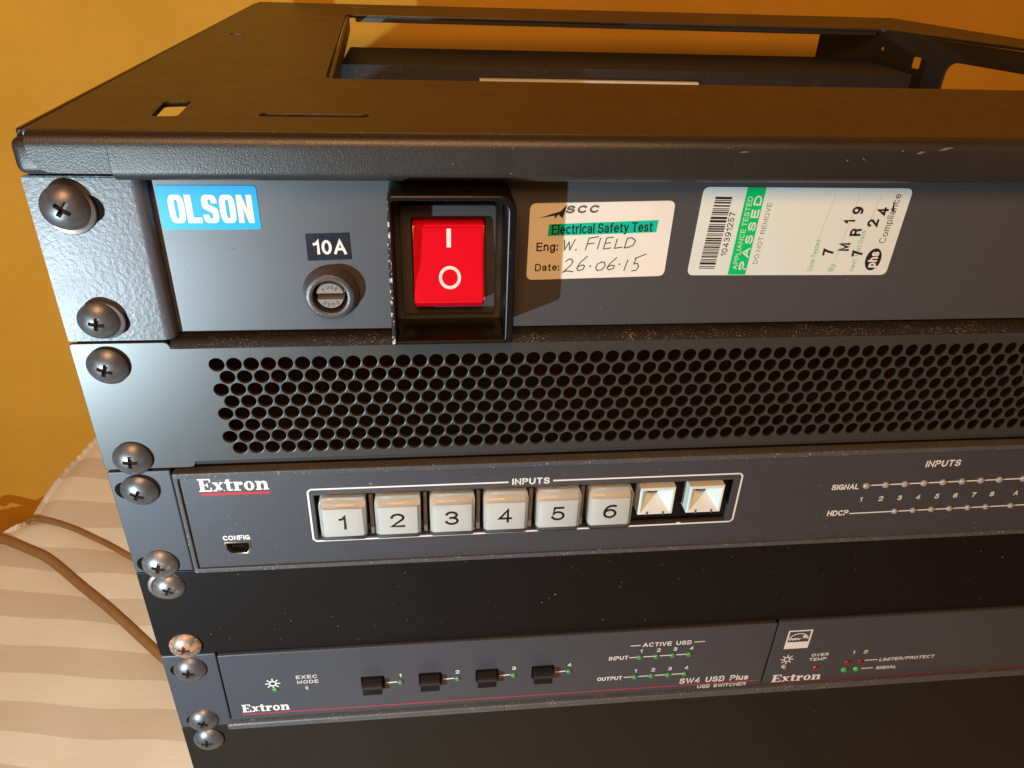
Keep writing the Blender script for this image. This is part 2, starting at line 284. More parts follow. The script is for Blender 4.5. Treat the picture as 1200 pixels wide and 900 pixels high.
# ------------------------------------------------------------------ plain sans lettering drawn as strokes
def _a(cx, cz, rx, rz, a0, a1, n=10):
    return [(cx + rx * math.cos(math.radians(a0 + (a1 - a0) * i / n)), cz + rz * math.sin(math.radians(a0 + (a1 - a0) * i / n))) for i in range(n + 1)]
GL = {   # glyph: (width, strokes)
 'A': (.74, [[(0, 0), (.37, 1), (.74, 0)], [(.13, .34), (.61, .34)]]),
 'B': (.64, [[(0, .53), (.36, .53)] + _a(.36, .765, .24, .235, -90, 90)[0:] + [(0, 1), (0, 0), (.38, 0)] + _a(.38, .265, .26, .265, -90, 90)]),
 'C': (.72, [_a(.38, .5, .38, .5, 42, 318, 18)]),
 'D': (.70, [[(0, 0), (0, 1), (.30, 1)] + _a(.30, .5, .40, .5, 90, -90, 14) + [(0, 0)]]),
 'E': (.58, [[(.58, 1), (0, 1), (0, 0), (.60, 0)], [(0, .53), (.54, .53)]]),
 'F': (.56, [[(.56, 1), (0, 1), (0, 0)], [(0, .50), (.50, .50)]]),
 'G': (.76, [_a(.39, .5, .39, .5, 42, 345, 18) + [(.76, .46), (.42, .46)], [(.76, .46), (.76, 0)]]),
 'H': (.66, [[(0, 0), (0, 1)], [(.66, 0), (.66, 1)], [(0, .53), (.66, .53)]]),
 'I': (.0, [[(0, 0), (0, 1)]]),
 'L': (.54, [[(0, 1), (0, 0), (.54, 0)]]),
 'M': (.80, [[(0, 0), (0, 1), (.40, .12), (.80, 1), (.80, 0)]]),
 'N': (.66, [[(0, 0), (0, 1), (.66, 0), (.66, 1)]]),
 'O': (.78, [_a(.39, .5, .39, .5, 0, 360, 24)]),
 'P': (.62, [[(0, 0), (0, 1), (.36, 1)] + _a(.36, .74, .26, .26, 90, -90) + [(0, .48)]]),
 'R': (.66, [[(0, 0), (0, 1), (.38, 1)] + _a(.38, .75, .25, .25, 90, -90) + [(0, .50)], [(.36, .50), (.56, .38), (.60, .0)]]),
 'S': (.64, [_a(.32, .755, .29, .245, 15, 250, 12) + _a(.32, .265, .32, .265, 70, -170, 12)]),
 'T': (.64, [[(0, 1), (.64, 1)], [(.32, 1), (.32, 0)]]),
 'U': (.66, [[(0, 1), (0, .32)] + _a(.33, .32, .33, .32, 180, 360) + [(.66, 1)]]),
 'V': (.68, [[(0, 1), (.34, 0), (.68, 1)]]),
 'W': (1.0, [[(0, 1), (.25, 0), (.50, .95), (.75, 0), (1.0, 1)]]),
 'X': (.66, [[(0, 0), (.66, 1)], [(0, 1), (.66, 0)]]),
 '0': (.54, [_a(.27, .5, .27, .5, 0, 360, 24)]),
 '1': (.28, [[(0, .76), (.16, .80), (.28, 1), (.28, 0)]]),
 '2': (.54, [_a(.27, .72, .27, .28, 175, -30, 12) + [(0, 0), (.56, 0)]]),
 '3': (.54, [_a(.26, .76, .24, .24, 165, -80, 12) + [(.20, .52)], [(.24, .52)] + _a(.27, .265, .27, .265, 88, -165, 12)]),
 '4': (.58, [[(.42, 0), (.42, 1), (0, .28), (.58, .28)]]),
 '5': (.54, [[(.50, 1), (.10, 1), (.04, .48)] + _a(.26, .32, .28, .32, 135, -160, 12)]),
 '6': (.56, [_a(.28, .32, .28, .32, 100, -260, 20), _a(.40, .42, .40, .58, 180, 70, 9)]),
 '7': (.54, [[(0, 1), (.54, 1), (.34, .55), (.20, 0)]]),
 '8': (.54, [_a(.27, .77, .22, .23, 0, 360, 18), _a(.27, .27, .27, .27, 0, 360, 18)]),
 '9': (.56, [_a(.28, .68, .28, .32, -80, 280, 20), _a(.16, .58, .40, .58, 0, -110, 9)]),
 'a': (.50, [_a(.24, .52, .23, .20, 165, 0, 8) + [(.47, 0)], [(.47, .42), (.2, .38)] + _a(.19, .19, .19, .19, 90, 300, 8) + [(.47, .16)]]),
 'c': (.48, [_a(.26, .36, .26, .36, 45, 315, 14)]),
 'd': (.52, [[(.52, 1), (.52, 0)], _a(.26, .36, .26, .36, 0, 360, 16)]),
 'e': (.52, [[(0, .38), (.52, .38)] + _a(.26, .36, .26, .36, 3, 320, 16)]),
 'f': (.28, [[(.30, 1), (.20, 1), (.11, .90), (.11, 0)], [(0, .70), (.27, .70)]]),
 'g': (.52, [_a(.25, .36, .25, .34, 0, 360, 16), [(.51, .72), (.51, -.08)] + _a(.26, -.08, .25, .20, 0, -160, 9)]),
 'h': (.48, [[(0, 0), (0, 1)], [(0, .46)] + _a(.24, .46, .24, .26, 180, 0, 8) + [(.48, 0)]]),
 'i': (.0, [[(0, 0), (0, .72)], [(0, .88), (0, 1)]]),
 'l': (.0, [[(0, 0), (0, 1)]]),
 'm': (.76, [[(0, 0), (0, .72)], [(0, .50)] + _a(.19, .50, .19, .22, 180, 0, 8) + [(.38, 0)], [(.38, .50)] + _a(.57, .50, .19, .22, 180, 0, 8) + [(.76, 0)]]),
 'n': (.48, [[(0, 0), (0, .72)], [(0, .46)] + _a(.24, .46, .24, .26, 180, 0, 8) + [(.48, 0)]]),
 'o': (.54, [_a(.27, .36, .27, .36, 0, 360, 18)]),
 'p': (.52, [[(0, .72), (0, -.26)], _a(.26, .36, .26, .36, 0, 360, 16)]),
 'r': (.28, [[(0, 0), (0, .72)], [(0, .44)] + _a(.24, .46, .24, .26, 180, 75, 6)]),
 's': (.46, [_a(.23, .53, .20, .19, 15, 250, 9) + _a(.23, .19, .23, .19, 70, -170, 9)]),
 't': (.28, [[(.11, .92), (.11, .10), (.18, 0), (.30, 0)], [(0, .70), (.28, .70)]]),
 'u': (.48, [[(0, .72), (0, .24)] + _a(.24, .24, .24, .24, 180, 360, 8) + [(.48, .72)], [(.48, .3), (.48, 0)]]),
 'x': (.48, [[(0, 0), (.48, .72)], [(0, .72), (.48, 0)]]),
 'y': (.50, [[(0, .72), (.26, 0)], [(.50, .72), (.22, -.16), (.05, -.24)]]),
 ':': (.0, [[(0, 0), (0, .14)], [(0, .56), (0, .70)]]),
 '/': (.40, [[(0, 0), (.40, 1)]]),
}
def ribbon(pts, w):
    """strip of quads along a polyline with mitred corners"""
    P = [Vector(p) for p in pts]; n = len(P); closed = (P[0] - P[-1]).length < 1e-4
    L_, R_ = [], []
    for i in range(n):
        a = P[i - 1] if i > 0 else (P[-2] if closed else None); c = P[i + 1] if i < n - 1 else (P[1] if closed else None)
        d0 = (P[i] - a).normalized() if a is not None and (P[i] - a).length > 1e-9 else None; d1 = (c - P[i]).normalized() if c is not None and (c - P[i]).length > 1e-9 else None
        if d0 is None: d0 = d1
        if d1 is None: d1 = d0
        t = d0 + d1
        if t.length < 1e-6: t = d0
        t.normalize(); nn = Vector((-t.y, t.x)); k = nn.dot(Vector((-d0.y, d0.x))); off = nn * (w / 2) / max(k, 0.45)
        L_.append(P[i] + off); R_.append(P[i] - off)
    return [[tuple(R_[i]), tuple(R_[i + 1]), tuple(L_[i + 1]), tuple(L_[i])] for i in range(n - 1)]
def text(body, x, z, w, h, y, m, parent=None, bold=0.0, rot=0.0, spacing=1.0, shear=0.0, name='lettering', sw=None):
    """stroke lettering: lower left corner (x, z), w wide, cap height h, turned by rot degrees; bold sets the stroke"""
    st = sw if sw else (0.115 + min(bold, .3) * 0.26)
    gap = (0.17 + st) * spacing; cur = 0.0; strokes = []
    for ch in body:
        if ch == ' ': cur += 0.30 * spacing + 0.05; continue
        g = GL[ch]
        for s_ in g[1]: strokes.append([(px + cur, pz) for px, pz in s_])
        cur += g[0] + gap
    tot = cur - gap
    lo = min(pz for s_ in strokes for _, pz in s_)
    sz = h * (1 - st); sx = (w - st * h) / tot if (w and tot > 0.01) else sz
    ca, sa = math.cos(math.radians(rot)), math.sin(math.radians(rot)); ps = []
    for k, s_ in enumerate(strokes):
        q = [(st * h / 2 + px * sx, st * h / 2 + pz * sz) for px, pz in s_]
        q2 = [q[0]]
        for p_ in q[1:]:
            if math.hypot(p_[0] - q2[-1][0], p_[1] - q2[-1][1]) > 1e-4: q2.append(p_)
        # butt ends reach the cap line
        if math.hypot(q2[0][0] - q2[-1][0], q2[0][1] - q2[-1][1]) < 2e-3: q2[-1] = q2[0]
        else:
            d = Vector(q2[0]) - Vector(q2[1]); d.normalize(); q2[0] = (q2[0][0] + d.x * st * h / 2 * .9, q2[0][1] + d.y * st * h / 2 * .9)
            d = Vector(q2[-1]) - Vector(q2[-2]); d.normalize(); q2[-1] = (q2[-1][0] + d.x * st * h / 2 * .9, q2[-1][1] + d.y * st * h / 2 * .9)
        for P_ in ribbon(q2, st * h):
            ps.append((k, [(x + (px + shear * pz) * ca - pz * sa, z + (px + shear * pz) * sa + pz * ca) for px, pz in P_]))
    b = bmesh.new()
    for k, P_ in ps:
        try: f = b.faces.new([b.verts.new((p[0], y - .004 * (k % 4), p[1])) for p in P_])
        except ValueError: continue
        f.normal_update()
        if f.normal.y > 0: f.normal_flip()
    return link(name, b, m, parent, smooth=False)

# ------------------------------------------------------------------ the setting: wall, seat
b = bmesh.new(); box_bm(b, -1600, 2200, 400, 450, -700, 1500)
tag(link('wall', b, M_wall, smooth=False), kind='structure')
b = bmesh.new(); box_bm(b, -1600, 2200, -900, 399, -760, -700)
tag(link('floor', b, mat('dark_wood_floor', (0.12, 0.07, 0.035), 0.5, bump=0.3, bscale=60, bdist=0.001, var=0.3, vscale=20), smooth=False), kind='structure')

def seat():
    t = thing('upholstered_seat', 'cream and tan striped satin upholstery with bronze piping left of the rack', 'upholstered seat', (-200, 200, -500))
    P1 = [(-240, 158), (-160, 146), (-131, 136), (-116, 129.7), (-101, 122.6), (-80, 107.4), (-60, 93.2), (-41.4, 79.4), (-10, 55), (60, 0)]
    P2 = [(-240, 150), (-165, 148), (-131, 146), (-117, 145.6), (-97, 140.3), (-79.4, 132.5), (-64, 124), (-30, 104), (30, 60)]
    E = [(-400, 95), (-200, 124), (-150, 133), (-131.5, 139), (-117, 147), (-105.7, 168), (-92.7, 188), (-60, 225), (0, 270)]
    CP = Vector((103.4, -208, 61.9))
    def far(p): return CP + (Vector(p) - CP) * 1.5      # the seat was laid out at two thirds of its distance
    def pd(x, y, P):
        best = (1e9, 0)
        for (ax, ay), (bx, by) in zip(P, P[1:]):
            dx, dy = bx - ax, by - ay; u = max(0, min(1, ((x - ax) * dx + (y - ay) * dy) / (dx * dx + dy * dy)))
            qx, qy = ax + u * dx, ay + u * dy; d = math.hypot(x - qx, y - qy); s = (dx * (y - qy) - dy * (x - qx))
            if d < best[0]: best = (d, s)
        return best
    def hz(x, y, crest=True):
        z = -300 + 0.5 * y
        d1, s1 = pd(x, y, P1); d2, s2 = pd(x, y, P2); de, se = pd(x, y, E)
        z += 5.0 * (1 - math.exp(-d1 / 9.0)) * (1 - math.exp(-d2 / 9.0)) - 3.0
        z += 1.8 * math.sin(x * 0.035 + 1.0) * math.sin(y * 0.04) + 0.7 * math.sin(x * 0.09 - y * 0.05) + 0.15 * math.sin(x * 0.06 + y * 0.19 + 2.0)
        if not crest: return z
        if se > 0: z -= min(de * 1.2 + de * de * 0.03, z + 520)
        elif de < 10: z -= (10 - de) ** 2 * 0.03
        if x > 27: z -= (x - 27) * 6
        if y < -60: z += (y + 60) * 0.3
        return max(z, -470)
    b = bmesh.new()
    xs = [-300 + 1.2 * i for i in range(290)]; ys = [-120 + 1.2 * i for i in range(290)]
    g = [[b.verts.new((x, y, hz(x, y))) for y in ys] for x in xs]
    for i in range(len(xs) - 1):
        for j in range(len(ys) - 1): b.faces.new((g[i][j], g[i + 1][j], g[i + 1][j + 1], g[i][j + 1]))
    for v in b.verts: v.co = far(v.co)
    link('cover', b, M_fabric, t, sharp=80)
    def smooth_line(P, n=8):
        out = []
        for i in range(len(P) - 1):
            p0 = P[max(i - 1, 0)]; p1 = P[i]; p2 = P[i + 1]; p3 = P[min(i + 2, len(P) - 1)]
            for k in range(n):
                u = k / n
                out.append(tuple(0.5 * (2 * p1[c] + (p2[c] - p0[c]) * u + (2 * p0[c] - 5 * p1[c] + 4 * p2[c] - p3[c]) * u * u + (3 * p1[c] - p0[c] - 3 * p2[c] + p3[c]) * u ** 3) for c in (0, 1)))
        return out
    for P, r, x0 in ((P1, 2.6, -152), (P2, 1.7, -124)):
        r *= 1.5
        pts = [(x, y, hz(x, y, False) + r * 0.12 - (max(0, x0 + 8 - x) ** 2 * 0.12)) for x, y in smooth_line(P, 14) if x0 < x < 24]
        pts = [tuple(far(p)) for p in pts]
        b = bmesh.new(); prev = None
        for i, p in enumerate(pts):
            a = Vector(pts[max(i - 1, 0)]); c = Vector(pts[min(i + 1, len(pts) - 1)]); d = (c - a).normalized()
            s = d.cross(Vector((0, 0, 1))).normalized(); u = s.cross(d)
            ring = [b.verts.new(Vector(p) + (s * math.cos(k * math.pi / 6) + u * math.sin(k * math.pi / 6)) * r) for k in range(12)]
            if prev:
                for k in range(12): b.faces.new((prev[k], prev[(k + 1) % 12], ring[(k + 1) % 12], ring[k]))
            prev = ring
        bmesh.ops.recalc_face_normals(b, faces=b.faces)
        link('piping', b, M_pipe, t, sharp=80)
seat()
# flat seat under the rack
b = bmesh.new(); box_bm(b, -4, 560, -150, 396, -690, -402, 12, 3)
tag(link('seat_base', b, M_fabric), 'striped satin seat base that the black rack frame stands on', 'seat base')

# ------------------------------------------------------------------ screw prototypes
def cross_loop(a, w):
    return [(w, a), (-w, a), (-w, w), (-a, w), (-a, -w), (-w, -w), (-w, -a), (w, -a), (w, -w), (a, -w), (a, w), (w, w)]
def screw_mesh(R=5.9, Hh=3.3):
    """pan head with a sunk cross recess, axis along Y, seat at y=0, crown at y=-Hh"""
    c = (R * R + Hh * Hh) / (2 * Hh); n = 40
    def dome(r): return -(math.sqrt(max(c * c - r * r, 0)) - (c - Hh))
    b = bmesh.new()
    prof = [(R - 0.2, 0.0), (R, -0.15), (R, -0.7)]
    def dy(r): return -0.7 + dome(r) * (Hh - 0.7) / Hh
    for k in range(1, 12): prof.append((R * math.cos(k / 12 * math.pi / 2) ** 0.9, None))
    prof = [(r, y if y is not None else dy(r)) for r, y in prof] + [(0, dy(0))]
    lathe_bm(b, prof, 0, 0, n)
    me = bpy.data.meshes.new('s'); b.to_mesh(me); b.free()
    o = bpy.data.objects.new('s', me); COL.objects.link(o)
    # cutter: tapered cross
    cb = bmesh.new(); top = [cb.verts.new((x, -Hh - 1, z)) for x, z in cross_loop(2.7, 0.74)]; bot = [cb.verts.new((x * 0.55, -Hh + 2.2, z * 0.55)) for x, z in cross_loop(2.7, 0.74)]
    k = len(top)
    for i in range(k): cb.faces.new((top[i], top[(i + 1) % k], bot[(i + 1) % k], bot[i]))
    cb.faces.new(top); cb.faces.new(bot[::-1]); bmesh.ops.recalc_face_normals(cb, faces=cb.faces)
    cm = bpy.data.meshes.new('k'); cb.to_mesh(cm); cb.free(); co = bpy.data.objects.new('k', cm); COL.objects.link(co)
    md = o.modifiers.new('b', 'BOOLEAN'); md.object = co; md.operation = 'DIFFERENCE'; md.solver = 'EXACT'
    out = bpy.data.meshes.new_from_object(o.evaluated_get(bpy.context.evaluated_depsgraph_get()))
    bpy.data.objects.remove(o); bpy.data.objects.remove(co)
    out.transform(Matrix.Scale(S, 4))
    out.polygons.foreach_set('use_smooth', [True] * len(out.polygons)); out.set_sharp_from_angle(angle=math.radians(32))
    return out
SCREW = screw_mesh()
SCREWS = {}
def washer_mesh(R=6.2, r=4.0):
    b = bmesh.new(); lathe_bm(b, [(r, 0), (r, -0.5), (R - 1.2, -1.1), (R - 0.3, -0.9), (R, -0.4), (R - 0.1, 0), (r, 0)], 0, 0, 40)
    me = bpy.data.meshes.new('washer'); b.to_mesh(me); b.free(); me.transform(Matrix.Scale(S, 4))
    me.polygons.foreach_set('use_smooth', [True] * len(me.polygons)); me.set_sharp_from_angle(angle=math.radians(40)); me.materials.append(M_washer)
    return me
WASHER = washer_mesh()
def screw(parent, x, y, z, m, rot=0, scale=1.0, washer=False, label=None, tilt=(0, 0), woff=(0, 0), wscale=1.0):
    if m.name not in SCREWS:
        me = SCREW.copy(); me.materials.append(m); SCREWS[m.name] = me
    o = bpy.data.objects.new('screw', SCREWS[m.name]); COL.objects.link(o); o.parent = parent
    o.location = Vector((x, y, z)) * S - origin(parent); o.rotation_euler = (math.radians(tilt[0]), math.radians(rot), math.radians(tilt[1])); o.scale = (scale,) * 3
    if washer:
        w = bpy.data.objects.new('washer', WASHER); COL.objects.link(w); w.parent = o; w.location = (woff[0] * S, 0.00055, woff[1] * S)
        w.scale = (wscale, 1, wscale)
    if label: o['label'] = label
    return o

# ------------------------------------------------------------------ lens (indicator light) prototype
LENS = {}
def lens(parent, x, y, z, m, r=1.1, label=None):
    key = (m.name, r)
    if key not in LENS:
        b = bmesh.new(); lathe_bm(b, [(r, 0.1), (r * 0.98, -0.15), (r * 0.8, -0.55), (r * 0.45, -0.85), (0, -0.95)], 0, 0, 16)
        me = bpy.data.meshes.new('indicator_light'); b.to_mesh(me); b.free(); me.transform(Matrix.Scale(S, 4))
        me.polygons.foreach_set('use_smooth', [True] * len(me.polygons)); me.materials.append(m); LENS[key] = me
    o = bpy.data.objects.new('indicator_light', LENS[key]); COL.objects.link(o); o.parent = parent; o.location = Vector((x, y, z)) * S - origin(parent)
    if label: o['label'] = label
    return o

# ------------------------------------------------------------------ slab-serif word mark
def serif_word(x, z, h, w, y, m, parent, bold=1.0):
    """'Extron' in a bold slab serif; h = cap height, w = word width"""
    G = []
    def rect(a, b_, c, d): return [(a, c), (b_, c), (b_, d), (a, d)]
    def band(pts, wd): return stroke_polys(pts, wd)
    cur = 0.0
    xh = 0.70
    # E
    g = [rect(.10, .38, 0, 1), rect(0, .86, 0, .10), rect(0, .84, .90, 1), rect(.38, .62, .46, .55), rect(.76, .86, 0, .30), rect(.74, .84, .72, 1), rect(.56, .63, .34, .67)]
    G += [[(px + cur, pz) for px, pz in P] for P in g]; cur += .92
    # x
    g = [[(.04, xh), (.30, xh), (.70, 0), (.44, 0)], line(.14, .05, .60, xh - .05, .10), rect(0, .36, xh - .08, xh), rect(.46, .74, xh - .08, xh), rect(0, .28, 0, .08), rect(.38, .76, 0, .08)]
    G += [[(px + cur, pz) for px, pz in P] for P in g]; cur += .80
    # t
    g = [rect(.12, .36, .12, .90), rect(0, .50, xh - .10, xh), [(.12, .13), (.17, .03), (.27, -.01), (.40, 0), (.50, .06), (.52, .16), (.44, .12), (.36, .13)], [(.06, xh), (.20, .90), (.30, .90), (.30, xh)]]
    G += [[(px + cur, pz) for px, pz in P] for P in g]; cur += .56
    # r
    g = [rect(.10, .34, 0, xh), rect(0, .46, 0, .09), rect(0, .30, xh - .09, xh), circ(.52, xh - .14, .13, 14), [(.32, xh - .22), (.40, xh - .03), (.54, xh), (.56, xh - .10), (.44, xh - .14), (.36, xh - .34)]]
    G += [[(px + cur, pz) for px, pz in P] for P in g]; cur += .70
    # o
    n = 20; ring = []
    for i in range(n):
        a0, a1 = 2 * math.pi * i / n, 2 * math.pi * (i + 1) / n
        f = lambda a, rx, rz: (.35 + rx * math.cos(a), xh / 2 + rz * math.sin(a))
        ring.append([f(a0, .34, .37), f(a1, .34, .37), f(a1, .12, .27), f(a0, .12, .27)])
    G += [[(px + cur, pz) for px, pz in P] for P in ring]; cur += .76
    # n
    g = [rect(.10, .34, 0, xh), rect(0, .42, 0, .09), rect(0, .30, xh - .09, xh), rect(.56, .80, 0, .48), rect(.50, .88, 0, .09), [(.30, xh - .20), (.42, xh - .02), (.58, xh + .01), (.72, xh - .04), (.80, xh - .18), (.80, .46), (.56, .46), (.54, xh - .16), (.44, xh - .17), (.34, xh - .30)]]
    G += [[(px + cur, pz) for px, pz in P] for P in g]; cur += .88
    sx = w / cur
    return flat('word_mark', [[(x + px * sx, z + pz * h) for px, pz in P] for P in G], y, m, parent)

# ------------------------------------------------------------------ RACK FRAME
fr = thing('equipment_rack', 'black metal equipment rack with an open tray top around the stacked equipment', 'equipment rack', (240, 170, -402))
# top plate (X, Y outline) with window, slots
TZ = 15.0; TH = 1.6
outer = [(5.5, -3.0), (475, -3.0), (445, 240), (425.5, 348), (2.6, 342)]
win_o = [(70.5, 74), (452, 74), (417, 200), (380, 275), (61, 281)]
def round_poly(P, r, n=5):
    out = []
    k = len(P)
    for i in range(k):
        p = Vector(P[i]); a = (Vector(P[i - 1]) - p).normalized(); c = (Vector(P[(i + 1) % k]) - p).normalized()
        rr = r[i] if isinstance(r, (list, tuple)) else r
        if rr <= 0: out.append(tuple(p)); continue
        ang = a.angle(c); tlen = rr / math.tan(ang / 2)
        p0 = p + a * tlen; p1 = p + c * tlen
        for j in range(n + 1):
            u = j / n; out.append(tuple((1 - u) ** 2 * p0 + 2 * u * (1 - u) * p + u * u * p1))
    return out
win = round_poly(win_o, [5, 5, 0, 4, 5])
slot = round_poly([(31.3, 13.0), (37.9, 13.3), (36.8, 33.5), (29.6, 32.0)], 1.8)
longslot = rrect(58.7, 88.2, 14.2, 18.6, 2.1, 5)
tiny = [rrect(58, 72, 322, 326, 1.5, 3), rrect(17, 24, 182, 186, 1.5, 3)]
TOPM = lambda z: Matrix.Translation((0, 0, z))
me = curve_mesh([outer, win, slot, longslot] + tiny, TH, 0.25); me.transform(TOPM(TZ - TH / 2))
link('top_plate', me, M_frame, fr)
# front lip: rounded bend, face, rounded return at the bottom
yf = -6.0
cen = [(-2.6, TZ - 0.8)] + arc(yf + 3.2, TZ - 3.2 - 0.8 + 0.8, 2.6, 90, 180, 8)[1:] + arc(yf + 3.4, 5.9, 2.8, 180, 262, 7) + [(yf + 9, 3.1)]
cen = [(yf + .6, 11.0)] + arc(yf + 3.4, 5.9, 2.8, 180, 262, 7) + [(yf + 9, 3.1)]
link('front_lip', extrude_profile(sheet_profile(cen, 1.2), 25.5, 476), M_frame, fr, sharp=50)
cen2 = [(-2.6, TZ - 0.8)] + arc(yf + 3.2, TZ - 3.4, 2.6, 90, 180, 8)[1:] + [(yf + .6, 11.0)]
b = extrude_profile(sheet_profile(cen2, 1.2), 6.6, 476)
link('lip_bend', b, M_frame, fr, sharp=50)
plate('lip_corner_plate', [round_poly([(6.6, 5.0), (25.4, 4.9), (25.4, 10.98), (6.6, 10.98)], [5.8, 0, 0, 0])], yf, 1.2, M_frame, fr, bevel=0.0)
# left corner post head with rounded outer edge
b = bmesh.new(); box_bm(b, 1.4, 27, -3.4, 6, 3.5, 12.8, 2.4, 4); link('corner_post', b, M_frame, fr)
# side walls with cut outs, inner flanges
def wall_plate(name, p0, p1, loops, t, parent):
    """vertical plate through plan points p0->p1; loops in (distance along, z)"""
    d = Vector((p1[0] - p0[0], p1[1] - p0[1])).normalized(); me = curve_mesh(loops, t, 0.2)
    R = Matrix(((d.x, 0, d.y, p0[0]), (d.y, 0, -d.x, p0[1]), (0, 1, 0, 0), (0, 0, 0, 1)))
    me.transform(R); return link(name, me, M_frame, parent)
a, c = (377.6, 284), (452, 84)
Lr = math.hypot(c[0] - a[0], c[1] - a[1])
wall_plate('side_wall', a, c, [rrect(-40, Lr + 60, -392, 14, 1), rrect(34.2, 40.0, -3.2, 3.1, 1.0), rrect(57, Lr - 4, -60, 3.7, 7, 8), rrect(20, Lr - 10, -300, -100, 10), rrect(10.0, 12.4, 3.2, 5.4, 1.0)], 1.5, fr)
wall_plate('side_wall', (1.6, 3), (1.0, 338), [rrect(0, 330, -392, 8, 1), rrect(22, 240, -60, 6, 6)], 1.5, fr)
wall_plate('outer_lip', (3.2, 0), (1.0, 340), [rrect(0, 340, 9, 14.4, 1)], 1.2, fr)
# inner flanges round the window, hanging from the top plate
def flange(p0, p1, dep, name='window_flange'):
    d = Vector((p1[0] - p0[0], p1[1] - p0[1])); Ln = d.length
    return wall_plate(name, p0, p1, [rrect(0, Ln, TZ - dep, TZ - 0.3, 0.5)], 1.4, fr)
flange((71.8, 79), (62.3, 277), 8.0); flange((66, 282.2), (376, 276.2), 3.9); flange((76, 73.2), (446, 73.2), 4.0)
flange((424.5, 348.5), (4, 342.5), 8, 'rear_lip')
# cross member below the window
b = bmesh.new(); box_bm(b, 61, 376, 226.5, 289, -60, -3.0, 0.9, 2); link('rear_chassis', b, M_cross, fr)
box('rack_rail', 2.4, 30, 6.0, 8.0, -392, 2.0, M_inner, fr); box('rack_rail', 452, 478, 6.0, 8.0, -392, 2.0, M_inner, fr)
box('base_plate', 2, 470, 1, 336, -402, -393, M_frame, fr, bev=1)
# paper strip on the chassis
b = bmesh.new(); box_bm(b, 133, 252, 222.5, 225.8, -19, -8.7)
tag(link('paper_strip', b, M_paper), 'thin white paper strip behind the front edge of the window in the rack top', 'paper strip')

# ------------------------------------------------------------------ POWER PANEL (U1)
Y1 = 4.0
pw = thing('power_panel', 'grey mains distribution panel with red rocker switch, fuse holder and test stickers', 'power panel', (240, 4, -21))
panel_out = rrect(29.6, 455, -44.6, 2.6, 0.6, 3)
fh = circ(75.3, -32.2, 6.0, 28); sw = rrect(96.5, 121.8, -37.0, -6.0, 0.5, 2)
plate('front_panel', [panel_out, fh, sw], Y1, 2.0, M_pdu, pw, bevel=0.35)
box('chassis', 32, 452, 8, 70, -43.5, -1.5, M_chass, pw)
def ear(x_edge, x_in, sgn, parent, m, z0, z1, ydeep, holes):
    # face plate with a rounded bend running back at its inner side
    prof = []
    r = 3.0
    c0 = [(x_edge, 0.8)] + [(x_in - sgn * r + sgn * 2.4 * math.sin(math.radians(t)), 3.2 - 2.4 * math.cos(math.radians(t))) for t in range(0, 91, 11)] + [(x_in - sgn * 0.6, ydeep)]
    b = bmesh.new(); out = sheet_profile(c0, 1.6)
    A = [b.verts.new((p[0], p[1], z0)) for p in out]; B = [b.verts.new((p[0], p[1], z1)) for p in out]; n = len(out)
    for i in range(n): b.faces.new((A[i], A[(i + 1) % n], B[(i + 1) % n], B[i]))
    b.faces.new(A); b.faces.new(B[::-1]); bmesh.ops.recalc_face_normals(b, faces=b.faces)
    bmesh.ops.bevel(b, geom=[e for e in b.edges if abs(e.verts[0].co.z - e.verts[1].co.z) < 1e-6], offset=0.3, segments=2, affect='EDGES')
    return link('mounting_ear', b, m, parent, sharp=45)
ear(0.6, 30.0, 1, pw, M_ear, -45.2, 2.5, 5.9, None); ear(482, 454.6, -1, pw, M_ear, -45.2, 2.5, 5.9, None)
def slot_mark(parent, x, z, y, w=9.5, h=6.8):
    flat('screw_slot', [rrect(x - w / 2, x + w / 2, z - h / 2, z + h / 2, h / 2 * .98, 6)], y, M_hole, parent)
slot_mark(pw, 12.2, -6.0, -0.06, 14, 7.4); slot_mark(pw, 12.2, -39.0, -0.06, 13, 7.4)
screw(pw, 10.2, -1.4, -5.0, M_screw, rot=38, scale=1.02, washer=True, tilt=(-3, 5), woff=(1.5, -.4)); screw(pw, 11.0, -1.3, -37.8, M_screw, rot=12, scale=0.95, washer=True, tilt=(2, 4), woff=(1.2, -.0))
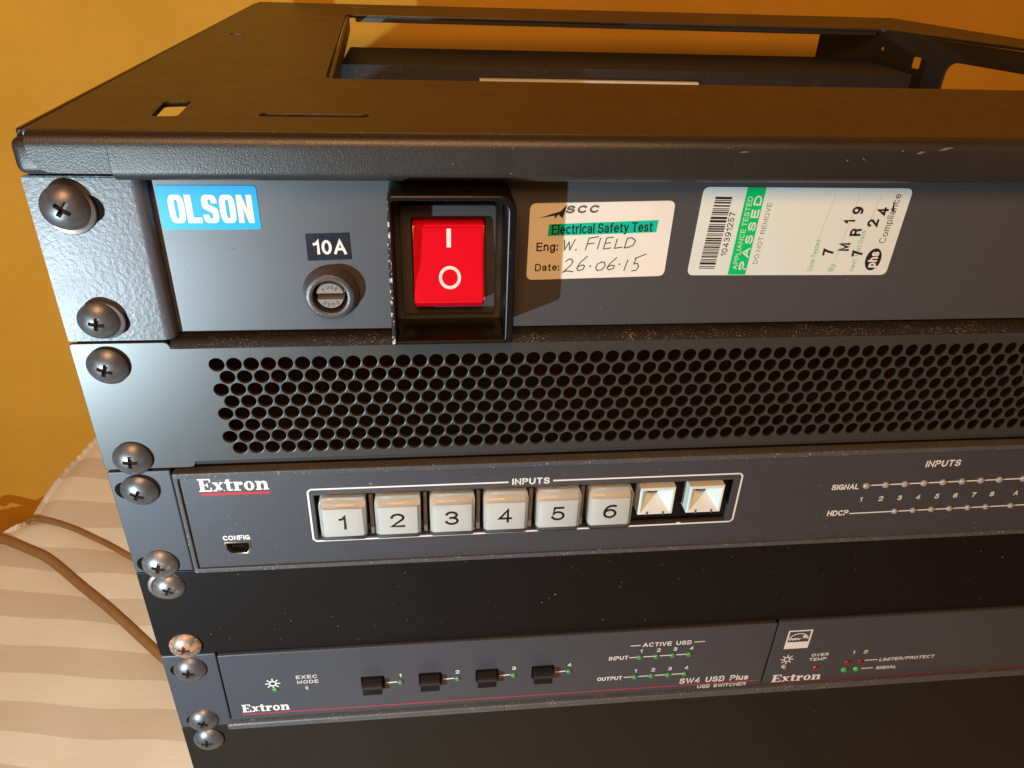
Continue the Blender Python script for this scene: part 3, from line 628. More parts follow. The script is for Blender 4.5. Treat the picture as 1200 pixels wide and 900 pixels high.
# blue name label
def outline_glyphs():
    L = []
    def rr(*a, **k): return rrect(*a, **k)
    w, g = 3.75, 0.42
    x = 0.0
    O = [rr(0, 1, 0, 1, 0, 5)]
    return L
lb = plate('name_label', [rrect(31.6, 57.8, -13.2, -0.9, 0.8, 4)], Y1 - 0.14, 0.12, M_blue, pw, label='sky blue label with white lettering')
def olson(x, z, w, h, y, parent):
    loops = []
    gw = w / 5.32
    def add(ps, i): loops.append([(x + i * gw * 1.075 + px * gw, z + pz * h) for px, pz in ps])
    def O(i):
        add([(px, pz) for px, pz in rrect(0, 1, 0, 1, .30, 5)], i); add([(px, pz) for px, pz in rrect(.39, .61, .17, .83, .10, 4)], i)
    O(0)
    add([(0, 0), (.95, 0), (.95, .2), (.42, .2), (.42, 1), (0, 1)], 1)
    S_ = [(.0, .30), (.0, .20), (.06, .07), (.22, 0), (.75, 0), (.92, .06), (1.0, .20), (1.0, .42), (.93, .52), (.45, .66), (.40, .70), (.40, .80), (.45, .84), (.55, .84), (.60, .80), (.60, .70), (.98, .70), (.98, .82), (.90, .94), (.74, 1), (.24, 1), (.08, .94), (0, .82), (0, .60), (.08, .51), (.55, .37), (.61, .33), (.61, .21), (.56, .16), (.44, .16), (.39, .21), (.39, .30)]
    add(S_, 1.98)
    def O2(i): O(i)
    O2(3.02)
    add([(0, 0), (.36, 0), (.36, .52), (.64, 0), (1.0, 0), (1.0, 1), (.64, 1), (.64, .48), (.36, 1), (0, 1)], 4.06)
    flat_loops('word_mark', loops, y, M_logow, parent)
olson(34.2, -11.3, 21.9, 7.9, Y1 - 0.18, lb)
tp = plate('rating_label', [[(69.5, -22.5), (81.8, -22.1), (81.6, -14.3), (69.5, -14.6)]], Y1 - 0.22, 0.2, M_tapeb, pw, label='black tape label with white lettering')
text('10A', 71.3, -20.6, 9.3, 4.3, Y1 - 0.26, M_white, tp, bold=0.25, name='lettering')
# fuse holder
b = bmesh.new(); lathe_bm(b, [(6.5, 0.2), (8.2, 0.0), (8.2, -0.9), (7.9, -1.3), (7.0, -3.7), (6.7, -4.0), (5.4, -4.1), (5.05, -3.9), (5.0, -1.0), (5.0, 1.5)], 75.2, -32.3, 48, Y1)
fo = link('fuse_holder', b, M_fuse, pw, sharp=50)
b = bmesh.new(); lathe_bm(b, [(4.0, 1.5), (4.0, -2.6), (3.8, -2.9), (0, -2.9)], 75.2, -32.3, 40, Y1)
fm = bpy.data.meshes.new('f'); b.to_mesh(fm); b.free()
fo_ = bpy.data.objects.new('f', fm); COL.objects.link(fo_)
cb = bmesh.new(); box_bm(cb, 75.2 - 5, 75.2 + 5, Y1 - 5, Y1 - 0.3, -32.3 - 1.1, -32.3 + 0.85); cm = bpy.data.meshes.new('g'); cb.to_mesh(cm); cb.free(); co = bpy.data.objects.new('g', cm); COL.objects.link(co)
md = fo_.modifiers.new('b', 'BOOLEAN'); md.object = co; md.operation = 'DIFFERENCE'
me = bpy.data.meshes.new_from_object(fo_.evaluated_get(bpy.context.evaluated_depsgraph_get())); bpy.data.objects.remove(fo_); bpy.data.objects.remove(co)
fcap = link('fuse_cap', me, M_cap2, fo)
b = bmesh.new(); lathe_bm(b, [(5.02, 0.4), (3.9, 0.4)], 75.2, -32.3, 40, Y1); link('cap_groove', b, M_hole, fo)
for flip in (0, 1):
    for i, ch in enumerate('FUSE'):
        a = math.radians(90 + (1.5 - i) * 28); rr = 2.05
        cx, cz = rr * math.cos(a), rr * math.sin(a) + 0.15
        rt_ = math.degrees(a) - 90
        w_, h_ = 0.8, 1.15
        ca, sa = math.cos(math.radians(rt_)), math.sin(math.radians(rt_))
        ox, oz = cx - (w_ / 2) * ca, cz - (w_ / 2) * sa
        if flip: ox, oz = -ox, -oz
        text(ch, 75.2 + ox, -32.3 + oz, w_, h_, Y1 - 2.93, M_ink, fo, rot=rt_ + (180 if flip else 0), bold=0.1)
# switch shroud: square tube open at the front, top corners rounded
so = rrect(93.2, 127.4, -42.5, 0.9, 0, 8, rs=(0.6, 1.2, 5.0, 1.6)); si = rrect(94.3, 125.0, -41.2, -0.5, 0, 8, rs=(0.4, 0.6, 3.2, 0.8))
sh = plate('switch_shroud', [so, si], -11.0, 15.0, M_shroud, pw, bevel=0.35)
flat_loops('worn_edge', [rrect(93.25, 93.75, -42.0, -1.0, .2, 2)], -11.03, M_worn, sh)
plate('worn_edge', [rrect(92.95, 93.35, -42.3, -12.0, .15, 2)], -10.7, 1.2, M_worn, sh)
bz = plate('switch_bezel', [rrect(95.9, 123.0, -38.3, -5.2, 1.0, 3), rrect(99.2, 119.6, -34.2, -9.0, 0.4, 2)], 0.8, 3.1, M_bezel, pw, bevel=0.4)
box('switch_well', 97, 122, 4.4, 7.5, -37, -6, M_hole, pw)
# rocker: side profile, upper half pressed in
zt, zb = -9.3, -33.7
prof = [(3.8, zt), (-1.2, zt), (-2.3, zt - 1.0), (-3.0, -20.5), (-6.2, zb + 3.4), (-6.4, zb + 2.6), (-5.0, zb + 0.5), (-4.0, zb), (3.8, zb)]
b = extrude_profile(prof, 99.5, 119.3); bmesh.ops.bevel(b, geom=list(b.edges), offset=0.5, segments=2, affect='EDGES')
rk = link('rocker_switch', b, M_red, pw, sharp=40)
def on_rocker(me):   # lay flat lettering on the tilted faces of the rocker
    for v in me.vertices:
        z = v.co.z; k = prof
        if z > -20.5: y = -2.3 + (zt - 1.0 - z) / (zt - 1.0 + 20.5) * (-0.7)
        else: y = -3.0 + (-20.5 - z) / (-20.5 - zb - 3.4) * (-3.2)
        v.co.y = y - 0.06
    return me
b = bmesh.new(); vs = [b.verts.new((x, 0, z)) for x, z in ((108.8, -16.2), (110.0, -16.2), (110.0, -10.9), (108.8, -10.9))]; b.faces.new(vs)
me = bpy.data.meshes.new('i'); b.to_mesh(me); b.free(); link('on_mark', on_rocker(me), M_white, rk, smooth=False)
b = bmesh.new(); n = 40; A = [b.verts.new((109.6 + 3.1 * math.cos(2 * math.pi * i / n), 0, -24.6 + 3.1 * math.sin(2 * math.pi * i / n))) for i in range(n)]; B = [b.verts.new((109.6 + 2.25 * math.cos(2 * math.pi * i / n), 0, -24.6 + 2.25 * math.sin(2 * math.pi * i / n))) for i in range(n)]
for i in range(n): b.faces.new((A[i], A[(i + 1) % n], B[(i + 1) % n], B[i]))
me = bpy.data.meshes.new('o'); b.to_mesh(me); b.free(); link('off_mark', on_rocker(me), M_white, rk, smooth=False)

# safety test sticker
Yp = Y1 - 0.14; Yt = Y1 - 0.19
s1 = plate('test_sticker', [round_poly([(132.5, -29.1), (174.5, -28.2), (174.9, -4.9), (132.7, -5.8)], 2.0, 6)], Yp, 0.13, M_paper, pw, label='white electrical safety test sticker with handwriting')
flat('emblem', [[(135.2, -10.1), (141.6, -8.0), (143.4, -5.9), (142.2, -10.2), (141.0, -9.0), (139.8, -10.3), (139.9, -9.3)]], Yt, M_navy, s1)
text('SCC', 142.9, -8.7, 9.6, 2.3, Yt, M_grayi, s1, sw=.24, rot=1.2, shear=.2)
bn = flat('teal_band', [[(138.2, -15.4), (170.3, -14.4), (170.6, -10.7), (138.4, -11.9)]], Yt, M_teal, s1)
text('Electrical Safety Test', 139.3, -15.0, 29.8, 3.0, Yt - 0.03, M_ink, s1, bold=0.12, rot=1.6)
text('Eng:', 135.1, -20.1, 6.3, 2.7, Yt, M_ink, s1, bold=0.15, rot=1.0)
text('Date:', 135.0, -26.3, 7.2, 2.3, Yt, M_ink, s1, bold=0.15, rot=1.0)
hand = []
def hw(pts, x, z, sx, sz, w=0.34):
    hand.extend(stroke_polys([(x + px * sx + pz * sz * 0.20, z + pz * sz) for px, pz in pts], w))
z0 = -19.8
hw([(0, 1), (.25, 0), (.5, .8), (.75, 0), (1, 1.05)], 142.6, z0, 3.1, 3.2); hw([(0, .1), (.2, 0), (.1, .25)], 146.6, z0, 1.2, 1.6)
x = 149.6
hw([(0, 0), (.05, 1)], x, z0, 2.4, 3.6); hw([(.0, 1), (1.2, 1.15)], x, z0, 2.4, 3.6); hw([(0, .52), (.9, .6)], x, z0, 2.4, 3.6)
hw([(0, 0), (0, 1)], 153.2, z0 + .3, 1, 3.4)
hw([(0, 0), (0, 1)], 155.0, z0 + .3, 2, 3.4); hw([(0, 1), (1, 1.08)], 155.0, z0 + .3, 2, 3.4); hw([(0, .5), (.8, .58)], 155.0, z0 + .3, 2, 3.4); hw([(0, 0), (1.1, .1)], 155.0, z0 + .3, 2, 3.4)
hw([(0, 1), (0, 0), (1.2, .12)], 158.3, z0 + .5, 1.9, 3.0)
hw([(0, 0), (0, 1), (.6, 1.05), (1.2, .75), (1.1, .3), (.5, .05), (-.1, 0)], 161.3, z0 + .6, 2.2, 3.0)
z0 = -26.6
hw([(0, .8), (.2, 1), (.5, 1), (.7, .8), (.55, .5), (0, 0), (.3, .12), (1, 0.05)], 143.3, z0 - .2, 3.2, 4.2)
hw([(.8, 1.1), (.2, .6), (0, .2), (.25, 0), (.7, .1), (.8, .35), (.5, .45), (.1, .3)], 147.3, z0 + .3, 2.8, 4.2)
hw([(0, 0), (.4, .1)], 151.3, z0 + 1.7, .9, 1, .6)
hw([(.6, .9), (.1, .7), (0, .3), (.3, 0), (.8, .1), (1, .5), (.8, .85), (.4, .9)], 153.0, z0 + .3, 2.7, 3.1)
hw([(.8, 1.2), (.2, .6), (0, .2), (.3, 0), (.8, .15), (.8, .4), (.4, .45), (.1, .3)], 156.5, z0 + .5, 2.6, 3.3)
hw([(0, 0), (.4, .1)], 160.2, z0 + 2.2, .9, 1, .6)
hw([(0, 0), (.1, 1)], 161.9, z0 + .2, 2.0, 3.5)
hw([(.1, 1), (.0, .55), (.5, .6), (.8, .3), (.6, 0), (0, -.05)], 164.3, z0 + .3, 2.2, 3.7); hw([(0, 0), (1, .35)], 164.7, z0 + 4.0, 3.2, 4.2)
flat('handwriting', hand, Yt, M_grayi, s1)

# appliance test sticker (print turned 90 degrees)
s2 = plate('appliance_sticker', [round_poly([(181.7, -28.1), (245.9, -28.6), (246.6, -1.2), (182.7, -0.9)], 2.0, 6)], Yp, 0.13, M_vinyl, pw, label='white and green appliance tested sticker with barcode')
flat('green_band', [[(194.5, -28.0), (200.1, -28.05), (201.3, -1.0), (195.6, -1.0)]], Yt, M_green, s2)
bars = []; z = -25.9; rb = random.Random(4)
while z < -4.2:
    w_ = rb.choice([.25, .25, .45, .7]); g_ = rb.choice([.25, .3, .3, .5])
    xo = 185.0 + (z + 25.9) * 0.07
    bars.append([(xo, z), (xo + 5.0, z - .1), (xo + 5.05, z + w_ - .1), (xo + .05, z + w_)]); z += w_ + g_
flat('barcode', bars, Yt, M_ink, s2)
text('104391257', 193.0, -22.0, 13.6, 1.85, Yt, M_ink, s2, rot=88, bold=0.05)
text('APPLIANCE TESTED', 197.1, -26.3, 22.6, 1.5, Yt - 0.03, M_logow, s2, rot=88.2, bold=0.02)
text('PASSED', 199.9, -26.4, 23.0, 2.3, Yt - 0.03, M_white, s2, rot=88.0, bold=0.3, spacing=1.35)
text('DO NOT REMOVE', 203.2, -24.6, 19.0, 1.5, Yt, M_dgreen, s2, rot=87.6, bold=0.04)
text('Date Tested', 221.3, -27.0, 10.0, 1.6, Yt, M_greent, s2, rot=87.5)
text('By', 228.3, -27.2, 2.4, 1.9, Yt, M_greent, s2, rot=87.5)
text('Next Test Date', 234.9, -27.2, 13.0, 1.6, Yt, M_greent, s2, rot=87.5)
flat('rule', [line(220.9, -16.6, 222.9, -3.2, .16), line(227.9, -24.0, 230.4, -3.2, .16), line(235.4, -13.4, 237.1, -3.2, .16)], Yt, M_line, s2)
def stamp(ch, x, z, w_=2.6, h_=3.5): text(ch, x, z, w_ if ch != '1' else 1.2, h_, Yt - 0.02, M_ink, s2, rot=90, bold=0.32)
stamp('7', 226.8, -22.0, 2.2); stamp('1', 231.0, -11.9); stamp('9', 232.8, -9.0, 2.3)
stamp('M', 231.5, -20.6, 2.6); stamp('R', 233.9, -15.8, 2.4); stamp('7', 236.3, -22.4, 2.0); stamp('2', 238.6, -12.9, 2.3); stamp('4', 240.7, -9.4, 2.5)
flat('round_emblem', [[(240.3 + 2.55 * math.cos(a * math.pi / 16), -23.4 + 3.6 * math.sin(a * math.pi / 16)) for a in range(32)]], Yt, M_ink, s2)
text('phs', 241.6, -26.1, 5.2, 3.0, Yt - 0.03, M_white, s2, rot=88, sw=.19)
text('Compliance', 242.6, -18.2, 15.3, 2.2, Yt, M_grayi, s2, rot=87)
flat('tick_mark', [line(241.4, -7.3, 242.5, -8.5, .4), line(242.4, -8.4, 241.6, -5.4, .4)], Yt, M_ink, s2)

# ------------------------------------------------------------------ VENT PANEL (U2)
vp = thing('vent_panel', 'charcoal perforated vent panel with eight rows of round holes', 'vent panel', (240, 0, -68))
ZT, ZB = -45.9, -91.0
holes = []
PX0, PZ0, P = 40.28, -53.75, 5.008
for r_ in range(8):
    for c_ in range(81):
        cx = PX0 + c_ * P + (P / 2 if r_ % 2 else 0)
        if cx < 447: holes.append([(cx + 2.24 * math.cos(.11 + k * math.pi / 9), PZ0 - r_ * P * 0.866 + 2.24 * math.sin(.11 + k * math.pi / 9)) for k in range(18)])
vo = [(1.2, ZB), (26.2, ZB), (27.4, ZB + .3), (27.9, ZB + 1.0), (28.2, -88.9), (455.6, -88.9), (456, ZB), (481, ZB), (482, ZB + 1), (482, ZT - 1), (481, ZT), (456, ZT), (455.6, -48.0), (28.2, -48.0), (27.8, ZT - .9), (27.2, ZT - .2), (26.2, ZT), (1.2, ZT), (.5, ZT - .3), (.3, ZT - 1), (.3, ZB + 1), (.5, ZB + .3)]
link('front_panel', plate_mesh([vo] + holes, 0.0, 1.2, 0.18), M_vent, vp, sharp=40)
topc = [(0.6, -48.05)] + arc(2.6, -48.05, 2.0, 180, 90, 6)[1:] + [(12, -46.05)]
link('top_fold', extrude_profile(sheet_profile(topc, 1.2), 28.2, 455.6), M_dust, vp, sharp=60)
botc = [(0.6, -88.85)] + arc(2.2, -88.85, 1.6, 180, 270, 6)[1:] + [(3.2, -90.45)]
link('bottom_fold', extrude_profile(sheet_profile(botc, 1.2), 28.2, 455.6), M_vent, vp, sharp=60)
screw(vp, 9.7, -0.3, -53.1, M_screw, rot=20, tilt=(2, 0)); screw(vp, 9.7, -0.3, -86.4, M_screw, rot=5, tilt=(-4, 2))

# ------------------------------------------------------------------ MATRIX SWITCHER (U3)
ms = thing('input_switcher', 'slate grey switcher unit with six numbered clear input buttons', 'switcher unit', (240, -1, -114))
Y3 = -0.6
def unit_ear(parent, z0, z1, xin, m, xe=0.3):
    plate('mounting_ear', [rrect(xe, xin, z0, z1, 0, 4, rs=(.8, .4, .4, .8))], 0.0, 2.2, m, parent, bevel=0.4)
    plate('mounting_ear', [rrect(482 - (xin - xe), 482, z0, z1, 0, 4, rs=(.4, .8, .8, .4))], 0.0, 2.2, m, parent, bevel=0.4)
unit_ear(ms, -135.4, -92.1, 19.6, M_swear)
pocket = rrect(63.6, 209.4, -123.0, -104.0, 0.3, 2)
usb = [(32.0, -122.8), (40.7, -122.8), (40.7, -126.0), (39.4, -128.3), (33.4, -128.3), (32.0, -126.0)]
plate('front_panel', [[(21.6, -134.0), (461.0, -134.0), (461.0, -94.4), (21.6, -94.4)], pocket, usb], Y3, 2.5, M_sw, ms, bevel=0.12)
plate('front_rim', [rrect(20.4, 462, -135.6, -92.6, 0.8, 3), rrect(21.9, 460.5, -133.7, -94.6, 0.4, 3)], Y3 - 0.9, 4.2, M_rim, ms, bevel=0.35)
box('chassis', 20.8, 461.6, 2.8, 300, -135.2, -92.9, M_chass, ms)
slot_mark(ms, 7.6, -99.4, -0.06, 12.5, 6.8); slot_mark(ms, 7.8, -131.6, -0.06, 12.5, 6.8)
screw(ms, 9.2, -0.2, -99.2, M_screw, rot=25, tilt=(3, 0)); screw(ms, 9.4, -0.2, -131.4, M_screwm, rot=15, tilt=(-6, 0))
Yq = Y3 - 0.05
serif_word(27.6, -100.6, 5.2, 22.2, Yq, M_white, ms)
flat('red_rule', [[(28.0, -102.2), (49.9, -102.3), (49.9, -101.4), (28.0, -101.3)]], Yq, M_redp, ms)
text('CONFIG', 31.9, -121.9, 8.9, 2.1, Yq, M_white, ms, bold=0.3)
ul = [(x * 0.86 + 36.35 * 0.14, z * 0.80 + -125.5 * 0.20) for x, z in usb]
po = plate('usb_port', [usb, ul], Y3 - 0.15, 5.0, M_usb, ms, bevel=0.1)
box('port_tongue', 34.0, 38.8, 0.6, 4, -126.2, -125.0, M_hole, po); 
# printed frame round the buttons
fx0, fx1, fz0, fz1, lw = 61.9, 212.0, -124.0, -101.4, 0.62
flat('printed_frame', [line(fx0 + .9, fz1, 129.0, fz1, lw), line(144.4, fz1, fx1 - .9, fz1, lw), line(fx1, fz1 - .9, fx1, fz0 + 1.6, lw), line(fx1 - .9, fz0 + .7, fx0 + .9, fz0, lw), line(fx0, fz0 + .9, fx0, fz1 - .9, lw),
    line(fx0, fz1 - 1.0, fx0 + 1.0, fz1, lw), line(fx1, fz1 - 1.0, fx1 - 1.0, fz1, lw), line(fx0, fz0 + 1.0, fx0 + 1.0, fz0, lw), line(fx1, fz0 + 1.7, fx1 - 1.0, fz0 + .7, lw)], Yq, M_white, ms)
text('INPUTS', 130.3, -102.6, 12.9, 2.7, Yq, M_white, ms, bold=0.3)
box('button_well', 63, 210, 6.0, 7.0, -123.6, -103.4, M_hole, ms)
CAPM = {}
def button(i):
    x = 73.1 + i * 18.32; zc = -112.2; w, h = 15.2, 15.8
    # clear cap
    b = bmesh.new(); box_bm(b, x - w / 2, x + w / 2, -5.6, 4.5, zc - h / 2, zc + h / 2, 1.1, 2)
    cap = link('input_button', b, M_cap, ms, sharp=60)
    b = bmesh.new(); box_bm(b, x - 6.5, x + 6.5, -4.2, 4.2, zc - 6.5, zc + 5.2, 0.4, 2)
    link('button_insert', b, M_capw, cap)
    b = bmesh.new(); box_bm(b, x - 7.0, x + 7.0, -1.6, 4.4, zc - 7.4, zc + 7.4, 0.5, 2)
    link('button_body', b, M_body, cap)
    wid = 2.5 if i == 0 else 4.7
    text(str(i + 1), x - wid / 2 - .2, zc - 3.4, wid, 5.9, -4.27, M_ink, cap, sw=.15)
for i in range(6):
    button(i)
for i in range(5):
    x = 73.1 + (i + .5) * 18.32
    box('button_divider', x - 0.6, x + 0.6, 0.6, 5.5, -122.6, -105.5, M_divid, ms)
def bare(i):
    x = 181.4 + i * 17.7; zc = -110.6; w, h = 6.3, 5.9
    yf_, yb_ = -3.0, 5.0
    b = bmesh.new()
    def ring(hw, hh, y, dx=0, dz=0): return [b.verts.new((x + dx + sx * hw, y, zc + dz + sz * hh)) for sx, sz in ((-1, -1), (1, -1), (1, 1), (-1, 1))]
    R = [ring(w, h, yb_), ring(w, h, yf_ + .3), ring(w - .3, h - .3, yf_), ring(w - .9, h - .9, yf_), ring(w - 1.2, h - 1.3, yf_ + .4), ring(1.7, 1.9, yf_ + 6.0, 0.0, 1.6)]
    for a_, c_ in zip(R, R[1:]):
        for k in range(4): b.faces.new((a_[k], a_[(k + 1) % 4], c_[(k + 1) % 4], c_[k]))
    b.faces.new(R[-1]); bmesh.ops.recalc_face_normals(b, faces=b.faces)
    hs = link('bare_button_housing', b, M_hous, ms, sharp=20)
    for dx in (-2.9, 2.9): box('notch', x + dx - .35, x + dx + .35, yf_ - .08, yf_ + .6, zc - h - .08, zc - h + 1.2, M_divid, hs)
    box('centre_post', x - 1.5, x - .2, yf_ + 2.5, yf_ + 5.5, zc + 1.8, zc + 4.4, M_divid, hs)
bare(0); bare(1)
flat('white_chip', [[(190.5, -123.4), (192.0, -123.5), (192.6, -122.7), (191.1, -122.5)]], Yq - .02, M_white, ms)
# input signal lights
text('INPUTS', 280.3, -101.7, 13.4, 2.9, Yq, M_white, ms, bold=0.28)
text('SIGNAL', 246.9, -110.6, 10.4, 2.5, Yq, M_white, ms, bold=0.28)
text('HDCP', 248.3, -122.9, 8.1, 2.6, Yq, M_white, ms, bold=0.28)
flat('printed_rule', [line(259.6, -109.1, 340, -108.6, .5), line(257.0, -122.1, 340, -121.4, .5)], Yq + .01, M_white, ms)
for i in range(9):
    x = 260.0 + 7.42 * i; lens(ms, x if i < 8 else 321.5, Y3 - .1, -109.2 + .06 * i, M_clear, 1.35)
for i in range(7):
    x = 274.6 + 7.3 * i; lens(ms, x if i < 6 else 321.3, Y3 - .1, -121.8 + .05 * i, M_clear, 1.2)
for i, ch in enumerate('12345678A'):
    x = 259.4 + 7.35 * i if i < 8 else 320.6
    text(ch, x - .1, -116.6, 0.9 if ch == '1' else 1.7, 2.2, Yq, M_white, ms, bold=0.25)

# ------------------------------------------------------------------ BLANK PANEL (U4)
bp = thing('blank_panel', 'plain black blanking panel with rusty screws below the numbered buttons', 'blanking panel', (240, 0, -157))
plate('front_panel', [rrect(0.2, 482, -178.0, -135.9, 0.5, 3)], 0.3, 3.0, M_blank, bp, bevel=0.3)
screw(bp, 10.2, 0.1, -142.6, M_screwm, rot=30, scale=0.90, washer=True, label='screw with a dull rusty washer', tilt=(-4, 4), woff=(-1.0, .3), wscale=1.16); screw(bp, 10.4, 0.1, -172.8, M_screwr, rot=8, scale=0.98, label='screw with orange rust on its head', tilt=(-5, 0))

# ------------------------------------------------------------------ RACK SHELF (U5) and the two half width units on it
sf = thing('rack_shelf', 'slate grey rack shelf carrying the two half width units', 'rack shelf', (240, 0, -218))
unit_ear(sf, -220.4, -178.3, 20.0, M_swear)
lipc = [(14, -217.0), (0.5, -217.0)] + arc(-1.0, -218.3, 1.3, 90, 270, 6) + [(2, -219.9)]
b = bmesh.new(); box_bm(b, 19.0, 463, -2.6, 300, -220.6, -217.2, 0.9, 3)
link('shelf_ledge', b, M_rim, sf)
slot_mark(sf, 8.4, -186.4, -0.06, 12.0, 6.4); slot_mark(sf, 8.6, -216.4, -0.06, 11, 6.4)
screw(sf, 9.9, -0.2, -185.4, M_screw, rot=10, tilt=(-8, 0)); screw(sf, 10.0, -0.2, -215.6, M_screw, rot=25, tilt=(-10, 3), scale=.95)
Y5 = -1.0; Yr = Y5 - 0.05
us = thing('usb_switcher', 'slate grey half width switcher with four black push buttons and green lights', 'switcher unit', (131, -1, -216))
bx = [(73.3 + 22.75 * i, 82.3 + 22.75 * i) for i in range(4)]
loops = [rrect(20.9, 241.6, -216.3, -178.6, 0.7, 3)] + [rrect(a_, c_, -203.0, -195.6, 0.3, 2) for a_, c_ in bx]
plate('front_panel', loops, Y5, 2.2, M_swear, us, bevel=0.3)
box('chassis', 22, 241, 1.4, 260, -215.6, -179.0, M_inner, us)
for a_, c_ in bx:
    prof = [(1.3, -196.2), (-4.2, -196.5), (-4.6, -197.2)] + [(-4.6 + .7 * math.sin(math.pi * k / 6), -197.2 - 4.9 * k / 6) for k in range(1, 6)] + [(-4.6, -202.1), (-4.2, -202.6), (1.3, -202.8)]
    b = extrude_profile(prof, a_ + .55, c_ - .9); bmesh.ops.bevel(b, geom=[e for e in b.edges if abs(e.verts[0].co.x - e.verts[1].co.x) > 1], offset=.25, segments=2, affect='EDGES')
    link('push_button', b, M_black, us, sharp=50)
text_y = Yr
for i, (a_, c_) in enumerate(bx):
    xl = c_ + 6.3
    flat('printed_rule', [line(c_ + .6, -199.8, xl - 1.4, -199.6, .6)], Yr, M_white, us); lens(us, xl, Y5 - .05, -199.9, M_glens, 1.25)
    text(str(i + 1), xl - (.4 if i == 0 else .8), -196.9, .9 if i == 0 else 1.6, 2.0, Yr, M_white, us, bold=.3)
def sun(cx, cz, r, parent, y, m):
    ps = []
    for k in range(16):
        a0, a1 = 2 * math.pi * k / 16, 2 * math.pi * (k + 1) / 16
        ps.append([(cx + r * .62 * math.cos(a0), cz + r * .62 * math.sin(a0)), (cx + r * .62 * math.cos(a1), cz + r * .62 * math.sin(a1)), (cx + r * .40 * math.cos(a1), cz + r * .40 * math.sin(a1)), (cx + r * .40 * math.cos(a0), cz + r * .40 * math.sin(a0))])
    for k in range(8):
        a0 = 2 * math.pi * k / 8; ps.append(line(cx + r * .68 * math.cos(a0), cz + r * .68 * math.sin(a0), cx + r * 1.15 * math.cos(a0), cz + r * 1.15 * math.sin(a0), r * .20))
    flat('power_symbol', ps, y, m, parent)
sun(39.3, -196.0, 2.5, us, Yr, M_white); lens(us, 39.9, Y5 - .05, -199.3, M_glens, 1.2)
text('EXEC', 48.4, -194.2, 8.2, 2.0, Yr, M_whited, us, bold=.3, spacing=1.1); text('MODE', 48.6, -197.1, 8.2, 2.0, Yr, M_whited, us, bold=.3, spacing=1.1); lens(us, 52.3, Y5 - .05, -199.4, M_clear, .95)
serif_word(25.7, -212.1, 4.6, 18.4, Yr, M_white, us)
flat('red_rule', [line(25.5, -213.4, 240.6, -213.4, .45)], Yr, M_redp, us)
flat('printed_rule', [line(181.2, -186.9, 185.4, -186.9, .45), line(207.8, -186.8, 212.2, -186.8, .45)], Yr, M_white, us)
text('ACTIVE  USB', 186.3, -188.0, 20.3, 2.4, Yr, M_white, us, bold=.26)
text('INPUT', 173.0, -194.9, 8.0, 2.3, Yr, M_white, us, bold=.28); text('OUTPUT', 169.2, -207.2, 10.6, 2.3, Yr, M_white, us, bold=.28)
flat('printed_rule', [line(181.4, -193.9, 205.5, -193.9, .5), line(180.4, -205.9, 205.5, -205.9, .5)], Yr, M_white, us)
for i in range(4):
    lens(us, 185.7 + 6.95 * i, Y5 - .05, -194.0, M_glens, 1.3); lens(us, 185.0 + 7.15 * i, Y5 - .05, -206.0, M_glens, 1.3)
    text(str(i + 1), 185.6 + 6.95 * i, -191.4, .9 if i == 0 else 1.6, 2.1, Yr, M_white, us, bold=.28); text(str(i + 1), 184.6 + 7.15 * i, -203.3, .9 if i == 0 else 1.6, 2.1, Yr, M_white, us, bold=.28)
text('SW4  USB  Plus', 205.0, -212.4, 30.3, 3.4, Yr, M_white, us, bold=.22)
text('USB  SWITCHER', 213.5, -216.1, 21.5, 2.1, Yr - .02, M_white, us, bold=.2)

am = thing('amplifier_unit', 'slate grey half width unit with red and green lights at the right', 'amplifier unit', (353, -1, -216))
plate('front_panel', [rrect(242.5, 462, -216.3, -178.6, 0.7, 3)], Y5, 2.2, M_swear, am, bevel=0.3)
box('chassis', 243.2, 461, 1.4, 260, -215.6, -179.0, M_inner, am)
flat_loops('efficiency_badge', [rrect(247.4, 257.9, -194.6, -183.6, .2, 2), rrect(248.1, 257.2, -190.6, -184.3, .1, 2)], Yr, M_white, am)
bd = []
for k in range(8):
    a0, a1 = math.pi * k / 8, math.pi * (k + 1) / 8
    bd.append(line(252.6 + 4.1 * math.cos(a0), -189.0 + 3.4 * math.sin(a0), 252.6 + 4.1 * math.cos(a1), -189.0 + 3.4 * math.sin(a1), .45))
sc = [(248.8, -189.6), (249.6, -188.3), (250.2, -189.4), (250.9, -188.2), (251.4, -189.3), (252.1, -188.3), (252.7, -189.2), (253.6, -188.4)]
bd += stroke_polys(sc, .5); bd.append([(255.2 + (1.5 if k % 2 == 0 else .6) * math.cos(math.pi / 2 + k * math.pi / 5), -187.6 + (1.5 if k % 2 == 0 else .6) * math.sin(math.pi / 2 + k * math.pi / 5)) for k in range(10)])
flat('efficiency_badge', bd, Yr, M_white, am)
sun(250.4, -201.2, 2.5, am, Yr, M_white); lens(am, 250.0, Y5 - .05, -205.6, M_clear, 1.25)
text('OVER', 260.9, -200.4, 7.6, 1.8, Yr, M_white, am, bold=.28); text('TEMP', 260.5, -203.1, 7.6, 1.8, Yr, M_white, am, bold=.28); lens(am, 264.4, Y5 - .05, -207.4, M_rlens, 1.35)
serif_word(246.3, -215.4, 4.6, 22.2, Yr, M_white, am)
flat('red_rule', [line(246.0, -215.9, 462, -215.9, .4)], Yr, M_redd, am)
text('1', 279.3, -200.4, .9, 2.0, Yr, M_white, am, bold=.28); text('2', 284.2, -200.4, 1.8, 2.0, Yr, M_white, am, bold=.28)
for x_, z_, m_ in ((278.3, -205.4, M_rlens), (284.1, -205.4, M_rlens), (278.1, -210.2, M_glens2), (283.6, -210.2, M_glens2)): lens(am, x_, Y5 - .05, z_, m_, 1.4)
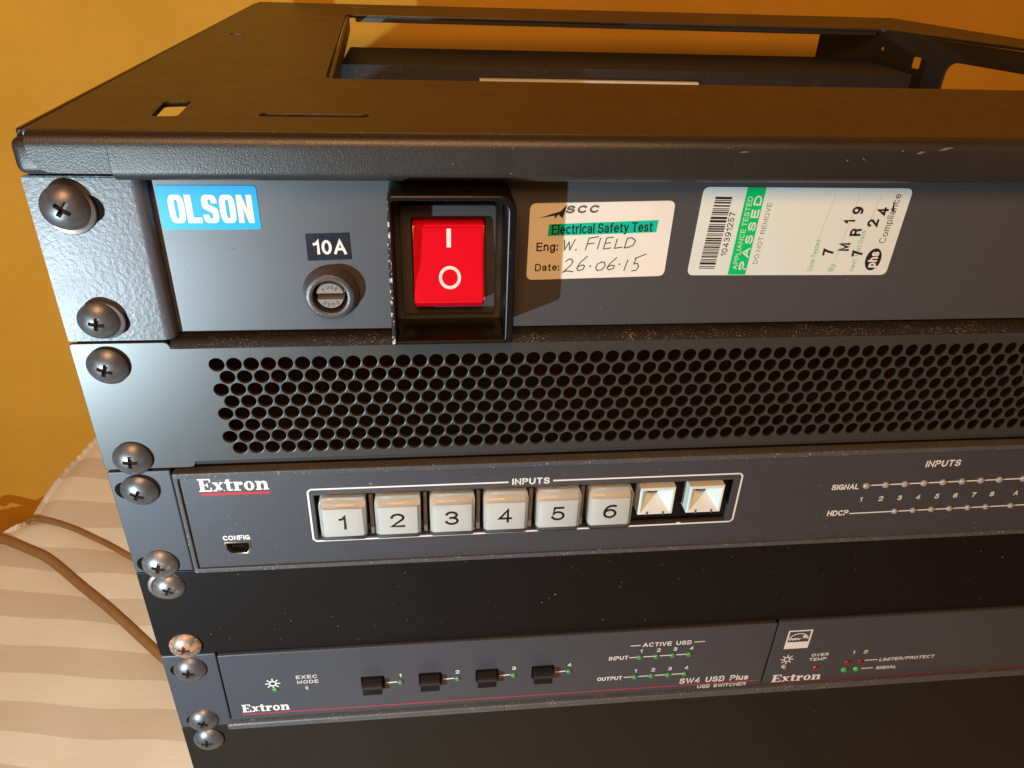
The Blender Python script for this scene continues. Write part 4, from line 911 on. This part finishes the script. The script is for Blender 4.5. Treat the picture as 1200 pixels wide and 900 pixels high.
flat('printed_rule', [line(286.2, -205.0, 292.0, -205.0, .5), line(285.9, -210.2, 291.4, -210.2, .5)], Yr, M_white, am)
text('LIMITER/PROTECT', 293.0, -206.2, 25.2, 2.0, Yr, M_white, am, bold=.26); text('SIGNAL', 292.9, -211.4, 9.4, 2.0, Yr, M_white, am, bold=.26)

# ------------------------------------------------------------------ BLANK PANEL (U6)
bq = thing('blank_panel', 'dark charcoal blanking panel below the rack shelf, lowest in the picture', 'blanking panel', (240, 0, -243))
plate('front_panel', [rrect(0.2, 482, -354.0, -221.0, 0.5, 3)], 0.3, 3.0, M_blank2, bq, bevel=0.3)
screw(bq, 9.8, 0.1, -228.2, M_screw, rot=0, tilt=(-6, 0))

# ------------------------------------------------------------------ wear: scratches on the lip, flecks on the blank panels
rn = random.Random(11)
def streak(x, z, L_, a, w): return [(x, z), (x + L_ * .5, z - w + L_ * .5 * a), (x + L_, z + L_ * a), (x + L_ * .45, z + w + L_ * .5 * a)]
M_scr = mat('bare_metal_scratch', (0.30, 0.27, 0.23), 0.4, metal=0.5)
for P_ in [streak(187, 11.4, 3.2, .05, .22), streak(237.5, 11.3, 2.6, .25, .40), streak(243.5, 12.2, 4.6, .22, .38), streak(233, 12.0, .9, .1, .2), streak(222, 10.2, 1.6, -.5, .18), streak(126, 11.6, .5, 2.0, .25)]:
    flat('scratch', [P_], yf - .06, M_scr, fr)
def flecks(parent, x0, x1, z0, z1, y, n, m):
    ps = []
    for i in range(n):
        x, z, r = rn.uniform(x0, x1), rn.uniform(z0, z1), rn.uniform(.10, .28) * (1.6 if rn.random() < .1 else 1)
        a = rn.uniform(0, 6.28); ps.append([(x + r * math.cos(a) * 1.6, z + r * math.sin(a)), (x + r * math.cos(a + 2), z + r * math.sin(a + 2)), (x + r * math.cos(a + 4), z + r * math.sin(a + 4))])
    tag(flat('dust_fleck', ps, y, m, parent), kind='stuff')
M_fleck = mat('grey_dust_fleck', (0.15, 0.14, 0.125), 0.8); M_fleck2 = mat('pale_dust_fleck', (0.30, 0.29, 0.27), 0.8)
flecks(bp, 20, 360, -176, -138, 0.25, 70, M_fleck); flecks(bp, 20, 260, -176, -138, 0.24, 9, M_fleck2)
flecks(bq, 20, 380, -290, -224, 0.25, 60, M_fleck)
flecks(pw, 32, 300, -44, 2, Y1 - .05, 70, M_fleck)
flecks(ms, 24, 340, -133, -96, Y3 - .03, 60, M_fleck2)
flecks(fr, 26, 300, 5, 13, yf - .05, 10, M_fleck)
